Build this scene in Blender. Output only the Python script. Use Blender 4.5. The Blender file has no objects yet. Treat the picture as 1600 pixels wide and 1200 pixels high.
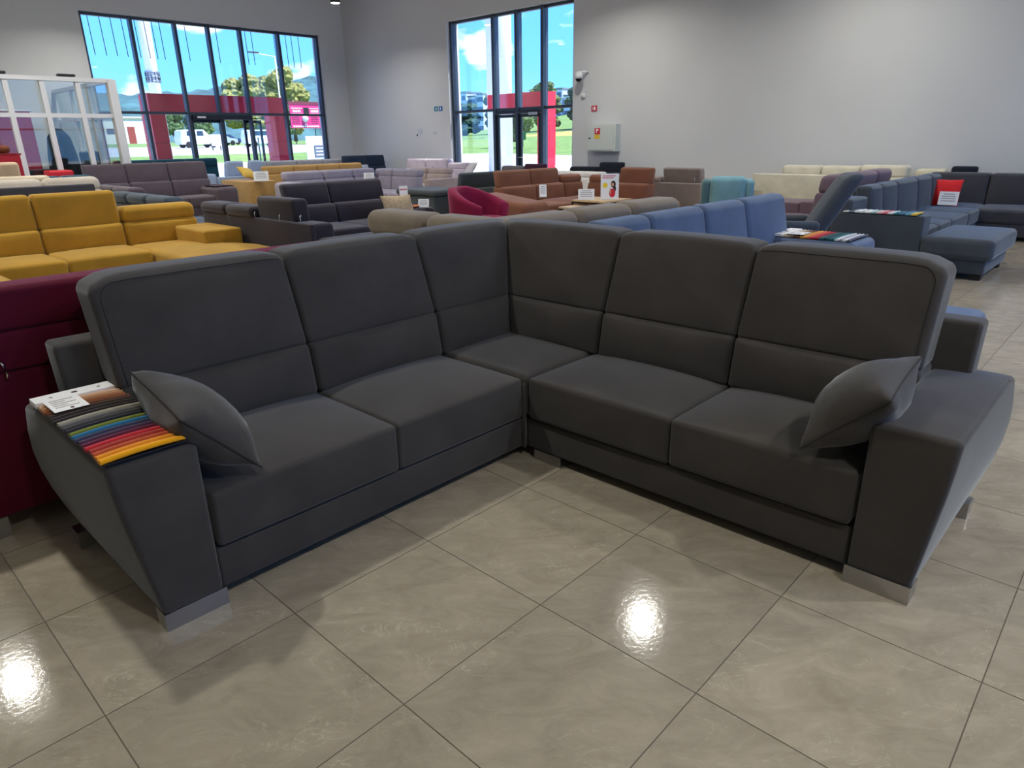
import bpy, bmesh, math, random
import numpy as np
from mathutils import Vector, Matrix
random.seed(7)
SC = bpy.context.scene
COL = SC.collection
# ---------------------------------------------------------------- camera
CAM_H = 1.5286
def setup_camera():
    yaw, pitch, roll = math.radians(43.4445), math.radians(19.769), math.radians(-0.968)
    f = Vector((math.cos(yaw)*math.cos(pitch), math.sin(yaw)*math.cos(pitch), -math.sin(pitch)))
    r = Vector((math.sin(yaw), -math.cos(yaw), 0)); u = r.cross(f)
    c, s = math.cos(roll), math.sin(roll)
    r2, u2 = c*r+s*u, -s*r+c*u
    cam = bpy.data.cameras.new('camera'); o = bpy.data.objects.new('camera', cam); COL.objects.link(o)
    m = Matrix((r2, u2, -f)).transposed().to_4x4(); m.translation = (0, 0, CAM_H)
    o.matrix_world = m
    cam.sensor_width = 36; cam.lens = 1064.85/1600*36; cam.clip_start = .05; cam.clip_end = 3000
    SC.camera = o
setup_camera()
vs = SC.view_settings
vs.view_transform = 'Standard'; vs.look = 'None'; vs.gamma = 1; vs.use_curve_mapping = False
vs.exposure = 0.4
# ---------------------------------------------------------------- sky, sun
def s2l(c):
    return tuple((x/12.92 if x <= .04045 else ((x+.055)/1.055)**2.4) for x in [v/255 for v in c])
def setup_world():
    w = bpy.data.worlds.new('world'); SC.world = w; w.use_nodes = True
    nt = w.node_tree; nt.nodes.clear(); N = nt.nodes.new; L = nt.links.new
    out = N('ShaderNodeOutputWorld'); bg = N('ShaderNodeBackground'); L(bg.outputs[0], out.inputs[0])
    bg.inputs[1].default_value = 2.4
    tc = N('ShaderNodeTexCoord'); sp = N('ShaderNodeSeparateXYZ'); L(tc.outputs['Generated'], sp.inputs[0])
    rp = N('ShaderNodeValToRGB'); L(sp.outputs['Z'], rp.inputs[0])
    e = rp.color_ramp.elements
    e[0].position = 0.0; e[0].color = (.165, .36, .74, 1)
    e[1].position = .55; e[1].color = (.045, .20, .80, 1)
    q = e.new(.10); q.color = (.105, .335, .86, 1)
    q = e.new(.22); q.color = (.07, .285, .92, 1)
    # clouds: noise on the sky dome, denser low down
    mp = N('ShaderNodeMapping'); mp.inputs['Scale'].default_value = (1, 1, 2.2); mp.inputs['Location'].default_value = (.35, .1, .3)
    L(tc.outputs['Generated'], mp.inputs[0])
    no = N('ShaderNodeTexNoise'); no.inputs['Scale'].default_value = 7; no.inputs['Detail'].default_value = 7; no.inputs['Roughness'].default_value = .5
    L(mp.outputs[0], no.inputs['Vector'])
    cr = N('ShaderNodeValToRGB'); cr.color_ramp.elements[0].position = .56; cr.color_ramp.elements[1].position = .62
    L(no.outputs['Fac'], cr.inputs[0])
    mx = N('ShaderNodeMixRGB'); L(cr.outputs[0], mx.inputs[0]); L(rp.outputs[0], mx.inputs[1]); mx.inputs[2].default_value = (.55, .58, .62, 1)
    L(mx.outputs[0], bg.inputs[0])
    s = bpy.data.lights.new('sun', 'SUN'); s.energy = 8.0; s.angle = .01; s.color = (1, .95, .86)
    so = bpy.data.objects.new('sun', s); COL.objects.link(so)
    d = Vector((.28, -.42, .86))
    so.rotation_euler = d.to_track_quat('Z', 'Y').to_euler()
setup_world()
LAMP_P = 52.0
# ceiling lamps stand at LAMPS (x, y); each is built, with its light, by make_lamp below
LAMPS = [(.69, 4.45), (7.08, 4.22), (12.2, 4.4), (.68, 9.55), (3.9, 9.6), (7.2, 9.6), (12.2, 9.6), (.7, 14.9), (3.9, 14.9), (7.4, 15),
         (11.75, 17.35), (.7, -2), (3.9, -2), (7.2, -2), (12.2, -2),  (-3.2, 9.6), (-3.4, 15), (1.5, 18.6), (6.2, 18.8)]  # the two low-x lamps of the negative-y row are unseen, added as fill
# ---------------------------------------------------------------- materials
MATS = {}
def newmat(name):
    m = bpy.data.materials.new(name); m.use_nodes = True
    nt = m.node_tree; b = nt.nodes['Principled BSDF']
    return m, nt, b
def plain(name, rgb, rough=.5, metal=0.0, spec=.5, emit=0, noise=0.0, nscale=8.0):
    if name in MATS: return MATS[name]
    m, nt, b = newmat(name); c = s2l(rgb)
    b.inputs['Base Color'].default_value = (*c, 1); b.inputs['Roughness'].default_value = rough
    b.inputs['Metallic'].default_value = metal; b.inputs['Specular IOR Level'].default_value = spec
    if emit:
        b.inputs['Emission Color'].default_value = (*c, 1); b.inputs['Emission Strength'].default_value = emit
    if noise:
        tc = nt.nodes.new('ShaderNodeTexCoord'); n = nt.nodes.new('ShaderNodeTexNoise'); n.inputs['Scale'].default_value = nscale; n.inputs['Detail'].default_value = 5
        nt.links.new(tc.outputs['Object'], n.inputs['Vector'])
        r = nt.nodes.new('ShaderNodeValToRGB'); nt.links.new(n.outputs['Fac'], r.inputs[0])
        r.color_ramp.elements[0].position = .3; r.color_ramp.elements[1].position = .7
        r.color_ramp.elements[0].color = (*[x*(1-noise) for x in c], 1); r.color_ramp.elements[1].color = (*[min(1, x*(1+noise)) for x in c], 1)
        nt.links.new(r.outputs[0], b.inputs['Base Color'])
    MATS[name] = m; return m
def fabric(name, rgb, sheen=.25, bump=.12, var=.10, weave=260.0, tint=(1, 1, 1), patch=5.0):
    if name in MATS: return MATS[name]
    m, nt, b = newmat(name); c = s2l(rgb); N = nt.nodes.new; L = nt.links.new
    b.inputs['Roughness'].default_value = .85; b.inputs['Specular IOR Level'].default_value = .25
    b.inputs['Sheen Weight'].default_value = sheen; b.inputs['Sheen Roughness'].default_value = .4
    b.inputs['Sheen Tint'].default_value = (*tint, 1)
    tc = N('ShaderNodeTexCoord'); n = N('ShaderNodeTexNoise'); n.inputs['Scale'].default_value = patch; n.inputs['Detail'].default_value = 6; n.inputs['Roughness'].default_value = .6
    L(tc.outputs['Object'], n.inputs['Vector'])
    r = N('ShaderNodeValToRGB'); L(n.outputs['Fac'], r.inputs[0])
    r.color_ramp.elements[0].position = .32; r.color_ramp.elements[1].position = .68
    r.color_ramp.elements[0].color = (*[x*(1-var) for x in c], 1); r.color_ramp.elements[1].color = (*[min(1, x*(1+var)) for x in c], 1)
    L(r.outputs[0], b.inputs['Base Color'])
    n2 = N('ShaderNodeTexNoise'); n2.inputs['Scale'].default_value = weave; n2.inputs['Detail'].default_value = 2
    L(tc.outputs['Object'], n2.inputs['Vector'])
    bp = N('ShaderNodeBump'); bp.inputs['Strength'].default_value = bump; bp.inputs['Distance'].default_value = .004
    L(n2.outputs['Fac'], bp.inputs['Height']); L(bp.outputs[0], b.inputs['Normal'])
    MATS[name] = m; return m
def glass_mat(name='clear_glass', tint=(.94, .98, .97), refl=.09):
    if name in MATS: return MATS[name]
    m = bpy.data.materials.new(name); m.use_nodes = True; nt = m.node_tree; nt.nodes.clear(); N = nt.nodes.new; L = nt.links.new
    o = N('ShaderNodeOutputMaterial'); mx = N('ShaderNodeMixShader'); t = N('ShaderNodeBsdfTransparent'); g = N('ShaderNodeBsdfGlossy')
    t.inputs[0].default_value = (*tint, 1); g.inputs['Roughness'].default_value = .02
    lw = N('ShaderNodeLayerWeight'); lw.inputs[0].default_value = .25
    mr = N('ShaderNodeMapRange'); mr.inputs['To Min'].default_value = refl*.5; mr.inputs['To Max'].default_value = min(1, refl*6)
    L(lw.outputs['Fresnel'], mr.inputs[0]); L(mr.outputs[0], mx.inputs[0]); L(t.outputs[0], mx.inputs[1]); L(g.outputs[0], mx.inputs[2]); L(mx.outputs[0], o.inputs[0])
    MATS[name] = m; return m
TILE = .60; TOX, TOY = .8919, 1.2954
def tile_mat():
    m, nt, b = newmat('polished_stone_tile'); N = nt.nodes.new; L = nt.links.new
    geo = N('ShaderNodeNewGeometry')
    sub = N('ShaderNodeVectorMath'); sub.operation = 'SUBTRACT'; sub.inputs[1].default_value = (TOX, TOY, 0); L(geo.outputs['Position'], sub.inputs[0])
    dv = N('ShaderNodeVectorMath'); dv.operation = 'SCALE'; dv.inputs['Scale'].default_value = 1/TILE; L(sub.outputs[0], dv.inputs[0])
    fl = N('ShaderNodeVectorMath'); fl.operation = 'FLOOR'; L(dv.outputs[0], fl.inputs[0])
    sx = N('ShaderNodeSeparateXYZ'); L(fl.outputs[0], sx.inputs[0]); cb = N('ShaderNodeCombineXYZ'); L(sx.outputs[0], cb.inputs[0]); L(sx.outputs[1], cb.inputs[1])
    wn = N('ShaderNodeTexWhiteNoise'); L(cb.outputs[0], wn.inputs['Vector'])
    off = N('ShaderNodeVectorMath'); off.operation = 'SCALE'; off.inputs['Scale'].default_value = 9; L(wn.outputs['Color'], off.inputs[0])
    pos = N('ShaderNodeVectorMath'); pos.operation = 'ADD'; L(geo.outputs['Position'], pos.inputs[0]); L(off.outputs[0], pos.inputs[1])
    # the veins run mostly one way in the stone: stretch the noise along the diagonal
    mp = N('ShaderNodeMapping'); mp.inputs['Scale'].default_value = (1.0, 1.9, 1)
    rt = N('ShaderNodeMapping'); rt.inputs['Rotation'].default_value = (0, 0, math.radians(46))
    L(pos.outputs[0], rt.inputs[0]); L(rt.outputs[0], mp.inputs[0])
    n1 = N('ShaderNodeTexNoise'); n1.inputs['Scale'].default_value = 4.6; n1.inputs['Detail'].default_value = 10; n1.inputs['Roughness'].default_value = .7; n1.inputs['Distortion'].default_value = .8
    L(mp.outputs[0], n1.inputs['Vector'])
    r1 = N('ShaderNodeValToRGB'); L(n1.outputs['Fac'], r1.inputs[0]); e = r1.color_ramp.elements
    e[0].position = .28; e[0].color = (*s2l((138, 129, 113)), 1); e[1].position = .74; e[1].color = (*s2l((170, 160, 142)), 1)
    q = e.new(.5); q.color = (*s2l((154, 145, 128)), 1)
    n2 = N('ShaderNodeTexNoise'); n2.inputs['Scale'].default_value = 3.4; n2.inputs['Detail'].default_value = 6; n2.inputs['Roughness'].default_value = .6; n2.inputs['Distortion'].default_value = 1.6
    L(mp.outputs[0], n2.inputs['Vector'])
    ab = N('ShaderNodeMath'); ab.operation = 'SUBTRACT'; ab.inputs[1].default_value = .5; L(n2.outputs['Fac'], ab.inputs[0])
    ab2 = N('ShaderNodeMath'); ab2.operation = 'ABSOLUTE'; L(ab.outputs[0], ab2.inputs[0])
    vr = N('ShaderNodeMapRange'); vr.inputs['From Min'].default_value = 0; vr.inputs['From Max'].default_value = .008; vr.inputs['To Min'].default_value = .55; vr.inputs['To Max'].default_value = 0
    L(ab2.outputs[0], vr.inputs[0])
    n3 = N('ShaderNodeTexNoise'); n3.inputs['Scale'].default_value = 4; L(pos.outputs[0], n3.inputs['Vector'])
    gt = N('ShaderNodeMapRange'); gt.inputs['From Min'].default_value = .42; gt.inputs['From Max'].default_value = .6; L(n3.outputs['Fac'], gt.inputs[0])
    vm = N('ShaderNodeMath'); vm.operation = 'MULTIPLY'; L(vr.outputs[0], vm.inputs[0]); L(gt.outputs[0], vm.inputs[1])
    mx = N('ShaderNodeMixRGB'); L(vm.outputs[0], mx.inputs[0]); L(r1.outputs[0], mx.inputs[1]); mx.inputs[2].default_value = (*s2l((196, 188, 168)), 1)
    tv = N('ShaderNodeMapRange'); tv.inputs['To Min'].default_value = .93; tv.inputs['To Max'].default_value = 1.07; L(wn.outputs['Value'], tv.inputs[0])
    sc = N('ShaderNodeVectorMath'); sc.operation = 'SCALE'; L(mx.outputs[0], sc.inputs[0]); L(tv.outputs[0], sc.inputs['Scale'])
    L(sc.outputs[0], b.inputs['Base Color'])
    b.inputs['Roughness'].default_value = .095; b.inputs['Specular IOR Level'].default_value = .36
    n4 = N('ShaderNodeTexNoise'); n4.inputs['Scale'].default_value = 55; n4.inputs['Detail'].default_value = 2; L(geo.outputs['Position'], n4.inputs['Vector'])
    bp = N('ShaderNodeBump'); bp.inputs['Strength'].default_value = .2; bp.inputs['Distance'].default_value = .0012; L(n4.outputs['Fac'], bp.inputs['Height']); L(bp.outputs[0], b.inputs['Normal'])
    return m
# ---------------------------------------------------------------- helpers
WP = {}
def thing(name, label, cat, loc, group=None, kind=None):
    o = bpy.data.objects.new(name, None); COL.objects.link(o); o.location = loc; o.empty_display_size = .1
    WP[o.name] = np.array(loc, float)
    if label: o['label'] = label
    if cat: o['category'] = cat
    if group: o['group'] = group
    if kind: o['kind'] = kind
    return o
def tag(o, label=None, cat=None, group=None, kind=None):
    if label: o['label'] = label
    if cat: o['category'] = cat
    if group: o['group'] = group
    if kind: o['kind'] = kind
    return o
def link(name, me, mats, parent=None, loc=(0, 0, 0)):
    """world-space location loc; mesh vertices are relative to loc"""
    o = bpy.data.objects.new(name, me); COL.objects.link(o)
    if mats is not None:
        for m in (mats if isinstance(mats, (list, tuple)) else [mats]):
            if len(me.materials) < len(mats if isinstance(mats, (list, tuple)) else [mats]): me.materials.append(m)
    loc = np.array(loc, float); WP[o.name] = loc
    if parent is not None:
        o.parent = parent; o.location = loc-WP[parent.name]
    else: o.location = loc
    return o
def mesh_obj(name, V, F, mats, parent=None, smooth=False, loc=None):
    V = np.asarray(V, float)
    if loc is None: loc = (V.min(0)+V.max(0))/2
    me = bpy.data.meshes.new(name); me.from_pydata((V-np.array(loc)).tolist(), [], F)
    if smooth: me.polygons.foreach_set('use_smooth', [True]*len(me.polygons))
    me.update()
    return link(name, me, mats, parent, loc)
RB = {}
def rb_topo(k, m):
    """unit topology of a rounded box: per-axis index grid, welded"""
    if (k, m) in RB: return RB[(k, m)]
    n = 2*k+m; idx = {}; P = []; F = []
    def vid(t):
        if t not in idx: idx[t] = len(P); P.append(t)
        return idx[t]
    for ax in range(3):
        for side in (0, n):
            for i in range(n):
                for j in range(n):
                    q = []
                    for (di, dj) in ((0, 0), (1, 0), (1, 1), (0, 1)):
                        t = [0, 0, 0]; t[ax] = side; t[(ax+1) % 3] = i+di; t[(ax+2) % 3] = j+dj
                        q.append(vid(tuple(t)))
                    F.append(q if side else q[::-1])
    RB[(k, m)] = (np.array(P), F, n); return RB[(k, m)]
def rbox_geo(lo, hi, r, k=3, m=3, puff=None):
    lo = np.array(lo, float); hi = np.array(hi, float); c = (lo+hi)/2; h = (hi-lo)/2
    r = min(r, h.min()*.999); P, F, n = rb_topo(k, m)
    V = np.zeros(P.shape)
    for ax in range(3):
        inner = h[ax]-r
        arr = np.zeros(n+1)
        for i in range(n+1):
            if i < k: arr[i] = -inner-r*math.tan(math.pi/4*(k-i)/k)
            elif i > k+m: arr[i] = inner+r*math.tan(math.pi/4*(i-k-m)/k)
            else: arr[i] = -inner+2*inner*(i-k)/m
        V[:, ax] = arr[P[:, ax]]
    q = np.clip(V, -(h-r), h-r); d = V-q; L = np.linalg.norm(d, axis=1, keepdims=True); L[L == 0] = 1
    V = q+d/L*r
    if puff:
        U = V/h; W = V.copy()
        for key, amt in puff.items():
            ax = 'xyz'.index(key[0]); sg = 1 if key[1] == '+' else -1
            a, b = (ax+1) % 3, (ax+2) % 3
            w = np.clip(U[:, ax]*sg, 0, 1)
            W[:, ax] += sg*amt*w*(1-np.abs(U[:, a])**2.5)*(1-np.abs(U[:, b])**2.5)
        V = W
    return V+c, [list(f) for f in F]
FACE = {'S': lambda V: V, 'W': lambda V: V[:, [1, 0, 2]], 'N': lambda V: V*np.array([1, -1, 1]), 'E': lambda V: np.stack([-V[:, 1], V[:, 0], V[:, 2]], 1)}
def rbox(name, parent, mat, lo, hi, r=.02, k=2, m=2, puff=None, fn=None, face='S', smooth=True):
    V, F = rbox_geo(lo, hi, r, k, m, puff)
    if fn: V = fn(V.copy())
    if face in 'WN': F = [f[::-1] for f in F]
    return mesh_obj(name, FACE[face](V), F, mat, parent, smooth)
def bx(name, parent, mat, lo, hi):
    x0, y0, z0 = lo; x1, y1, z1 = hi
    V = [(x0, y0, z0), (x1, y0, z0), (x1, y1, z0), (x0, y1, z0), (x0, y0, z1), (x1, y0, z1), (x1, y1, z1), (x0, y1, z1)]
    F = [(0, 3, 2, 1), (4, 5, 6, 7), (0, 1, 5, 4), (1, 2, 6, 5), (2, 3, 7, 6), (3, 0, 4, 7)]
    return mesh_obj(name, V, F, mat, parent)
def multi_box(name, parent, mat, boxes):
    V, F = [], []
    for lo, hi in boxes:
        n = len(V); x0, y0, z0 = lo; x1, y1, z1 = hi
        V += [(x0, y0, z0), (x1, y0, z0), (x1, y1, z0), (x0, y1, z0), (x0, y0, z1), (x1, y0, z1), (x1, y1, z1), (x0, y1, z1)]
        F += [tuple(i+n for i in f) for f in ((0, 3, 2, 1), (4, 5, 6, 7), (0, 1, 5, 4), (1, 2, 6, 5), (2, 3, 7, 6), (3, 0, 4, 7))]
    return mesh_obj(name, V, F, mat, parent)
def tube(name, parent, mat, pts, r, seg=10, smooth=True, caps=True):
    """swept tube; r may be a list"""
    pts = [Vector(p) for p in pts]; rs = r if isinstance(r, (list, tuple)) else [r]*len(pts)
    V, F = [], []
    up = None
    for i, p in enumerate(pts):
        t = (pts[min(i+1, len(pts)-1)]-pts[max(i-1, 0)]).normalized()
        if up is None:
            up = Vector((0, 0, 1)) if abs(t.z) < .9 else Vector((1, 0, 0))
        a = t.cross(up).normalized(); b = t.cross(a).normalized()
        for j in range(seg):
            th = 2*math.pi*j/seg
            V.append(tuple(p+rs[i]*(math.cos(th)*a+math.sin(th)*b)))
    for i in range(len(pts)-1):
        for j in range(seg):
            F.append((i*seg+j, i*seg+(j+1) % seg, (i+1)*seg+(j+1) % seg, (i+1)*seg+j))
    if caps:
        F.append(tuple(range(seg))[::-1]); F.append(tuple((len(pts)-1)*seg+j for j in range(seg)))
    o = mesh_obj(name, V, F, mat, parent, smooth)
    fixn(o); return o
def fixn(o):
    bm = bmesh.new(); bm.from_mesh(o.data); bmesh.ops.recalc_face_normals(bm, faces=bm.faces); bm.to_mesh(o.data); bm.free()
def prism(name, parent, mat, poly, axis, a0, a1, smooth=False):
    """extrude polygon along an axis; poly in the other two axes (cyclic order kept)"""
    n = len(poly); V = []
    for a in (a0, a1):
        for (p, q) in poly:
            v = {0: (a, p, q), 1: (p, a, q), 2: (p, q, a)}[axis]; V.append(v)
    F = [tuple(range(n))[::-1], tuple(range(n, 2*n))]+[(i, (i+1) % n, n+(i+1) % n, n+i) for i in range(n)]
    o = mesh_obj(name, V, F, mat, parent, smooth); fixn(o); return o
def lathe(name, parent, mat, prof, c, seg=16, smooth=True):
    V, F = [], []
    for (r, z) in prof:
        for j in range(seg):
            th = 2*math.pi*j/seg; V.append((c[0]+r*math.cos(th), c[1]+r*math.sin(th), c[2]+z))
    n = len(prof)
    for i in range(n-1):
        for j in range(seg): F.append((i*seg+j, i*seg+(j+1) % seg, (i+1)*seg+(j+1) % seg, (i+1)*seg+j))
    F.append(tuple(range(seg))[::-1]); F.append(tuple((n-1)*seg+j for j in range(seg)))
    o = mesh_obj(name, V, F, mat, parent, smooth); fixn(o); return o
def text(name, parent, mat, s, size, origin, right, up, depth=.002):
    cu = bpy.data.curves.new('t', 'FONT'); cu.body = s; cu.size = size; cu.extrude = depth; cu.align_x = 'CENTER'; cu.align_y = 'CENTER'
    ob = bpy.data.objects.new('t', cu); COL.objects.link(ob)
    dg = bpy.context.evaluated_depsgraph_get(); me = bpy.data.meshes.new_from_object(ob.evaluated_get(dg))
    COL.objects.unlink(ob); bpy.data.objects.remove(ob)
    R = Vector(right).normalized(); U = Vector(up).normalized(); Nn = R.cross(U)
    V = [tuple(Vector(origin)+v.co.x*R+v.co.y*U+v.co.z*Nn) for v in me.vertices]; F = [tuple(p.vertices) for p in me.polygons]
    bpy.data.meshes.remove(me)
    return mesh_obj(name, V, F, mat, parent)

# ---------------------------------------------------------------- room shell
D1, D2 = 21.0, 14.4; ZC = 6.15; X0, Y0 = -6.0, -5.0
M_wall = plain('white_wall_paint', (213, 214, 214), .9, noise=.02, nscale=.7)
M_ceil = plain('white_ceiling_paint', (225, 224, 220), .9)
M_slate = plain('slate_aluminium', (62, 74, 88), .45, .3)
M_glass = glass_mat()
M_white = plain('white_lacquer', (225, 226, 228), .35)
M_chrome = plain('chrome', (215, 218, 222), .16, 1.0)
M_brushed = plain('satin_chrome', (178, 178, 178), .28, 1.0)
M_black = plain('black_plastic', (18, 18, 20), .5)
M_paper = plain('white_paper', (235, 236, 238), .8)
M_ink = plain('grey_print', (120, 122, 126), .9)
M_red = plain('signal_red', (205, 25, 45), .5)
M_tile = tile_mat()
M_grout = plain('tile_grout', (112, 104, 92), .9)
def tilebox_boxes(i, j, g=.0022, bev=.0008):
    x0, y0 = TOX+i*TILE+g/2, TOY+j*TILE+g/2; x1, y1 = x0+TILE-g, y0+TILE-g
    return x0, y0, x1, y1, bev
def tile_geo(x0, y0, x1, y1, b, z0=-.012, z1=0.0):
    V = [(x0, y0, z0), (x1, y0, z0), (x1, y1, z0), (x0, y1, z0), (x0, y0, z1-b), (x1, y0, z1-b), (x1, y1, z1-b), (x0, y1, z1-b),
         (x0+b, y0+b, z1), (x1-b, y0+b, z1), (x1-b, y1-b, z1), (x0+b, y1-b, z1)]
    F = [(0, 1, 5, 4), (1, 2, 6, 5), (2, 3, 7, 6), (3, 0, 4, 7), (4, 5, 9, 8), (5, 6, 10, 9), (6, 7, 11, 10), (7, 4, 8, 11), (8, 9, 10, 11)]
    return V, F
def build_floor():
    fl = bx('floor', None, M_grout, (X0-.3, Y0-.3, -.12), (D2+.5, D1+.5, -.002)); fl['kind'] = 'structure'
    shared = None; restV, restF = [], []
    i0, i1 = math.floor((X0-TOX)/TILE), math.ceil((D2+.4-TOX)/TILE); j0, j1 = math.floor((Y0-TOY)/TILE), math.ceil((D1+.4-TOY)/TILE)
    for i in range(i0, i1):
        for j in range(j0, j1):
            cx, cy = TOX+(i+.5)*TILE, TOY+(j+.5)*TILE
            near = (-1.6 < cx < 3.4 and -.6 < cy < 4.4 and cx+cy > .4) or (3.3 < cx < 11 and -.5 < cy < 3.0)
            a = tilebox_boxes(i, j)
            if near:
                if shared is None:
                    V, F = tile_geo(-TILE/2+.0011, -TILE/2+.0011, TILE/2-.0011, TILE/2-.0011, .0008)
                    shared = bpy.data.meshes.new('tile'); shared.from_pydata(V, [], F); shared.materials.append(M_tile); shared.materials.append(M_grout); shared.polygons.foreach_set('material_index', [1]*8+[0])
                link('tile', shared, None, fl, (cx, cy, 0))
            else:
                V, F = tile_geo(*a); n = len(restV); restV += V; restF += [tuple(q+n for q in f) for f in F]
    o = mesh_obj('far_tiles', restV, restF, [M_tile, M_grout], fl, loc=(0, 0, 0)); o.data.polygons.foreach_set('material_index', ([1]*8+[0])*(len(restF)//9)); o['kind'] = 'stuff'
build_floor()
def wall_boxes(fixed, lo_hi_fixed, a0, a1, holes, z0=-.1, z1=ZC):
    """boxes of a wall running along a, with rectangular holes (h0,h1,zb,zt)"""
    f0, f1 = lo_hi_fixed; out = []; cur = a0
    for (h0, h1, zb, zt) in sorted(holes):
        out.append((cur, h0, z0, z1)); out.append((h0, h1, zt, z1))
        if zb > z0: out.append((h0, h1, z0, zb))
        cur = h1
    out.append((cur, a1, z0, z1))
    if fixed == 'y': return [((p, f0, r), (q, f1, s)) for (p, q, r, s) in out]
    return [((f0, p, r), (f1, q, s)) for (p, q, r, s) in out]
W1 = (6.62, 13.50, -.1, 4.74); W2 = (11.40, 15.95, -.1, 4.66); W3 = [(2.0, 14.0, -.1, 5.8)]
multi_box('wall_left', None, M_wall, wall_boxes('y', (D1, D1+.45), X0-.4, D2+.4, [W1]))['kind'] = 'structure'
multi_box('wall_right', None, M_wall, wall_boxes('x', (D2, D2+.45), Y0-.4, D1, [W2]))['kind'] = 'structure'
multi_box('wall_near', None, M_wall, wall_boxes('y', (Y0-.4, Y0), X0-.4, D2, W3))['kind'] = 'structure'
multi_box('wall_far', None, M_wall, wall_boxes('x', (X0-.4, X0), Y0, D1, []))['kind'] = 'structure'
bx('ceiling', None, M_ceil, (X0-.4, Y0-.4, ZC), (D2+.45, D1+.45, ZC+.25))['kind'] = 'structure'

def window_frame(w, axis, plane, a0, a1, zt, mull, transom, mw=.075, md=.17, skip=None, below=()):
    """axis 'x': wall along x at y=plane;  mull = interior mullion positions"""
    def B(name, a, b, d0, d1, z0, z1, mat=M_slate):
        if axis == 'x': return bx(name, w, mat, (a, plane+d0, z0), (b, plane+d1, z1))
        return bx(name, w, mat, (plane+d0, a, z0), (plane+d1, b, z1))
    edges = [a0+mw/2]+list(mull)+[a1-mw/2]
    for e in edges: B('mullion', e-mw/2, e+mw/2, .10, .10+md, 0, zt)
    for i in range(len(edges)-1):
        p, q = edges[i]+mw/2, edges[i+1]-mw/2
        B('head_rail', p, q, .14, .26, zt-.07, zt)
        B('transom', p, q, .14, .26, transom-.035, transom+.035)
        B('pane', p, q, .195, .207, transom+.035, zt-.07, M_glass)
        if i not in (skip or ()):
            B('sill_rail', p, q, .14, .26, 0, .07)
            B('pane', p, q, .195, .207, .07, transom-.035, M_glass)
w1 = thing('window_1', 'tall wide glazed shopfront in the left wall with slate mullions', 'window', ((W1[0]+W1[1])/2, D1, 0), kind='structure')
m1 = [7.87, 9.02, 9.95, 10.9, 12.12]
window_frame(w1, 'x', D1, 6.62, 13.5, 4.74, m1, 2.37, skip=(2, 3))
w2 = thing('window_2', 'tall glazed bay with a double door in the long right wall', 'window', (D2, (W2[0]+W2[1])/2, 0), kind='structure')
m2 = [12.5, 13.4, 14.25]
window_frame(w2, 'y', D2, 11.40, 15.95, 4.66, m2, 2.29, mw=.085, md=.2, skip=(1, 2))
for n, (a, b, _, zt) in enumerate(W3):
    w3 = thing('window_%d' % (n+3), None, None, ((a+b)/2, Y0, 0), kind='structure')
    window_frame(w3, 'x', Y0-.4, a, b, zt, [a+(b-a)*k/6 for k in range(1, 6)], 2.3)
# doors
d1 = thing('door_1', 'sliding glass entrance door in the left shopfront', 'door', (9.95, D1, 0), kind='structure')
M_dk = plain('dark_door_metal', (38, 46, 56), .4, .4)
def leaf(d, axis, plane, a, b, d0, zt, hinge=None, st=.06):
    def B(name, p, q, z0, z1, mat=M_dk, t=(.0, .05)):
        if axis == 'x': return bx(name, d, mat, (p, plane+d0+t[0], z0), (q, plane+d0+t[1], z1))
        return bx(name, d, mat, (plane+d0+t[0], p, z0), (plane+d0+t[1], q, z1))
    B('stile', a, a+st, .01, zt); B('stile', b-st, b, .01, zt); B('rail', a+st, b-st, .01, .1); B('rail', a+st, b-st, zt-.08, zt)
    B('pane', a+st, b-st, .1, zt-.08, M_glass, (.02, .03))
bx('operator_box', d1, M_dk, (9.08, D1+.02, 2.2), (10.86, D1+.2, 2.33))
leaf(d1, 'x', D1, 9.07, 9.98, .18, 2.2); leaf(d1, 'x', D1, 10.72, 11.3, .30, 2.2); leaf(d1, 'x', D1, 9.98, 10.06, .18, 2.2, st=.03)
tube('handle', d1, M_brushed, [(11.1, D1+.26, .9), (11.1, D1+.26, 1.7)], .018)
bx('motor_label', d1, M_paper, (9.2, D1+.015, 2.24), (9.45, D1+.02, 2.29))
d2 = thing('door_2', 'dark double door with glass leaves in the right wall bay', 'door', (D2, 13.35, 0), kind='structure')
leaf(d2, 'y', D2, 12.56, 13.36, .14, 2.16, st=.09); leaf(d2, 'y', D2, 13.38, 14.2, .14, 2.16, st=.09)
bx('closer', d2, M_brushed, (D2+.07, 12.62, 2.12), (D2+.13, 12.95, 2.19))
tube('handle', d2, M_brushed, [(D2+.12, 13.32, 1.05), (D2+.06, 13.32, 1.05), (D2+.06, 13.18, 1.05)], .014)
bx('closer_head', d2, M_dk, (D2+.1, 12.55, 2.17), (D2+.25, 14.2, 2.25))
bx('baseboard_right', None, plain('tile_skirting', (150, 140, 125), .3), (D2-.012, Y0, 0), (D2, 11.4, .08))['kind'] = 'structure'
bx('baseboard_left', None, plain('tile_skirting', (150, 140, 125), .3), (X0, D1-.012, 0), (6.62, D1, .08))['kind'] = 'structure'
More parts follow.
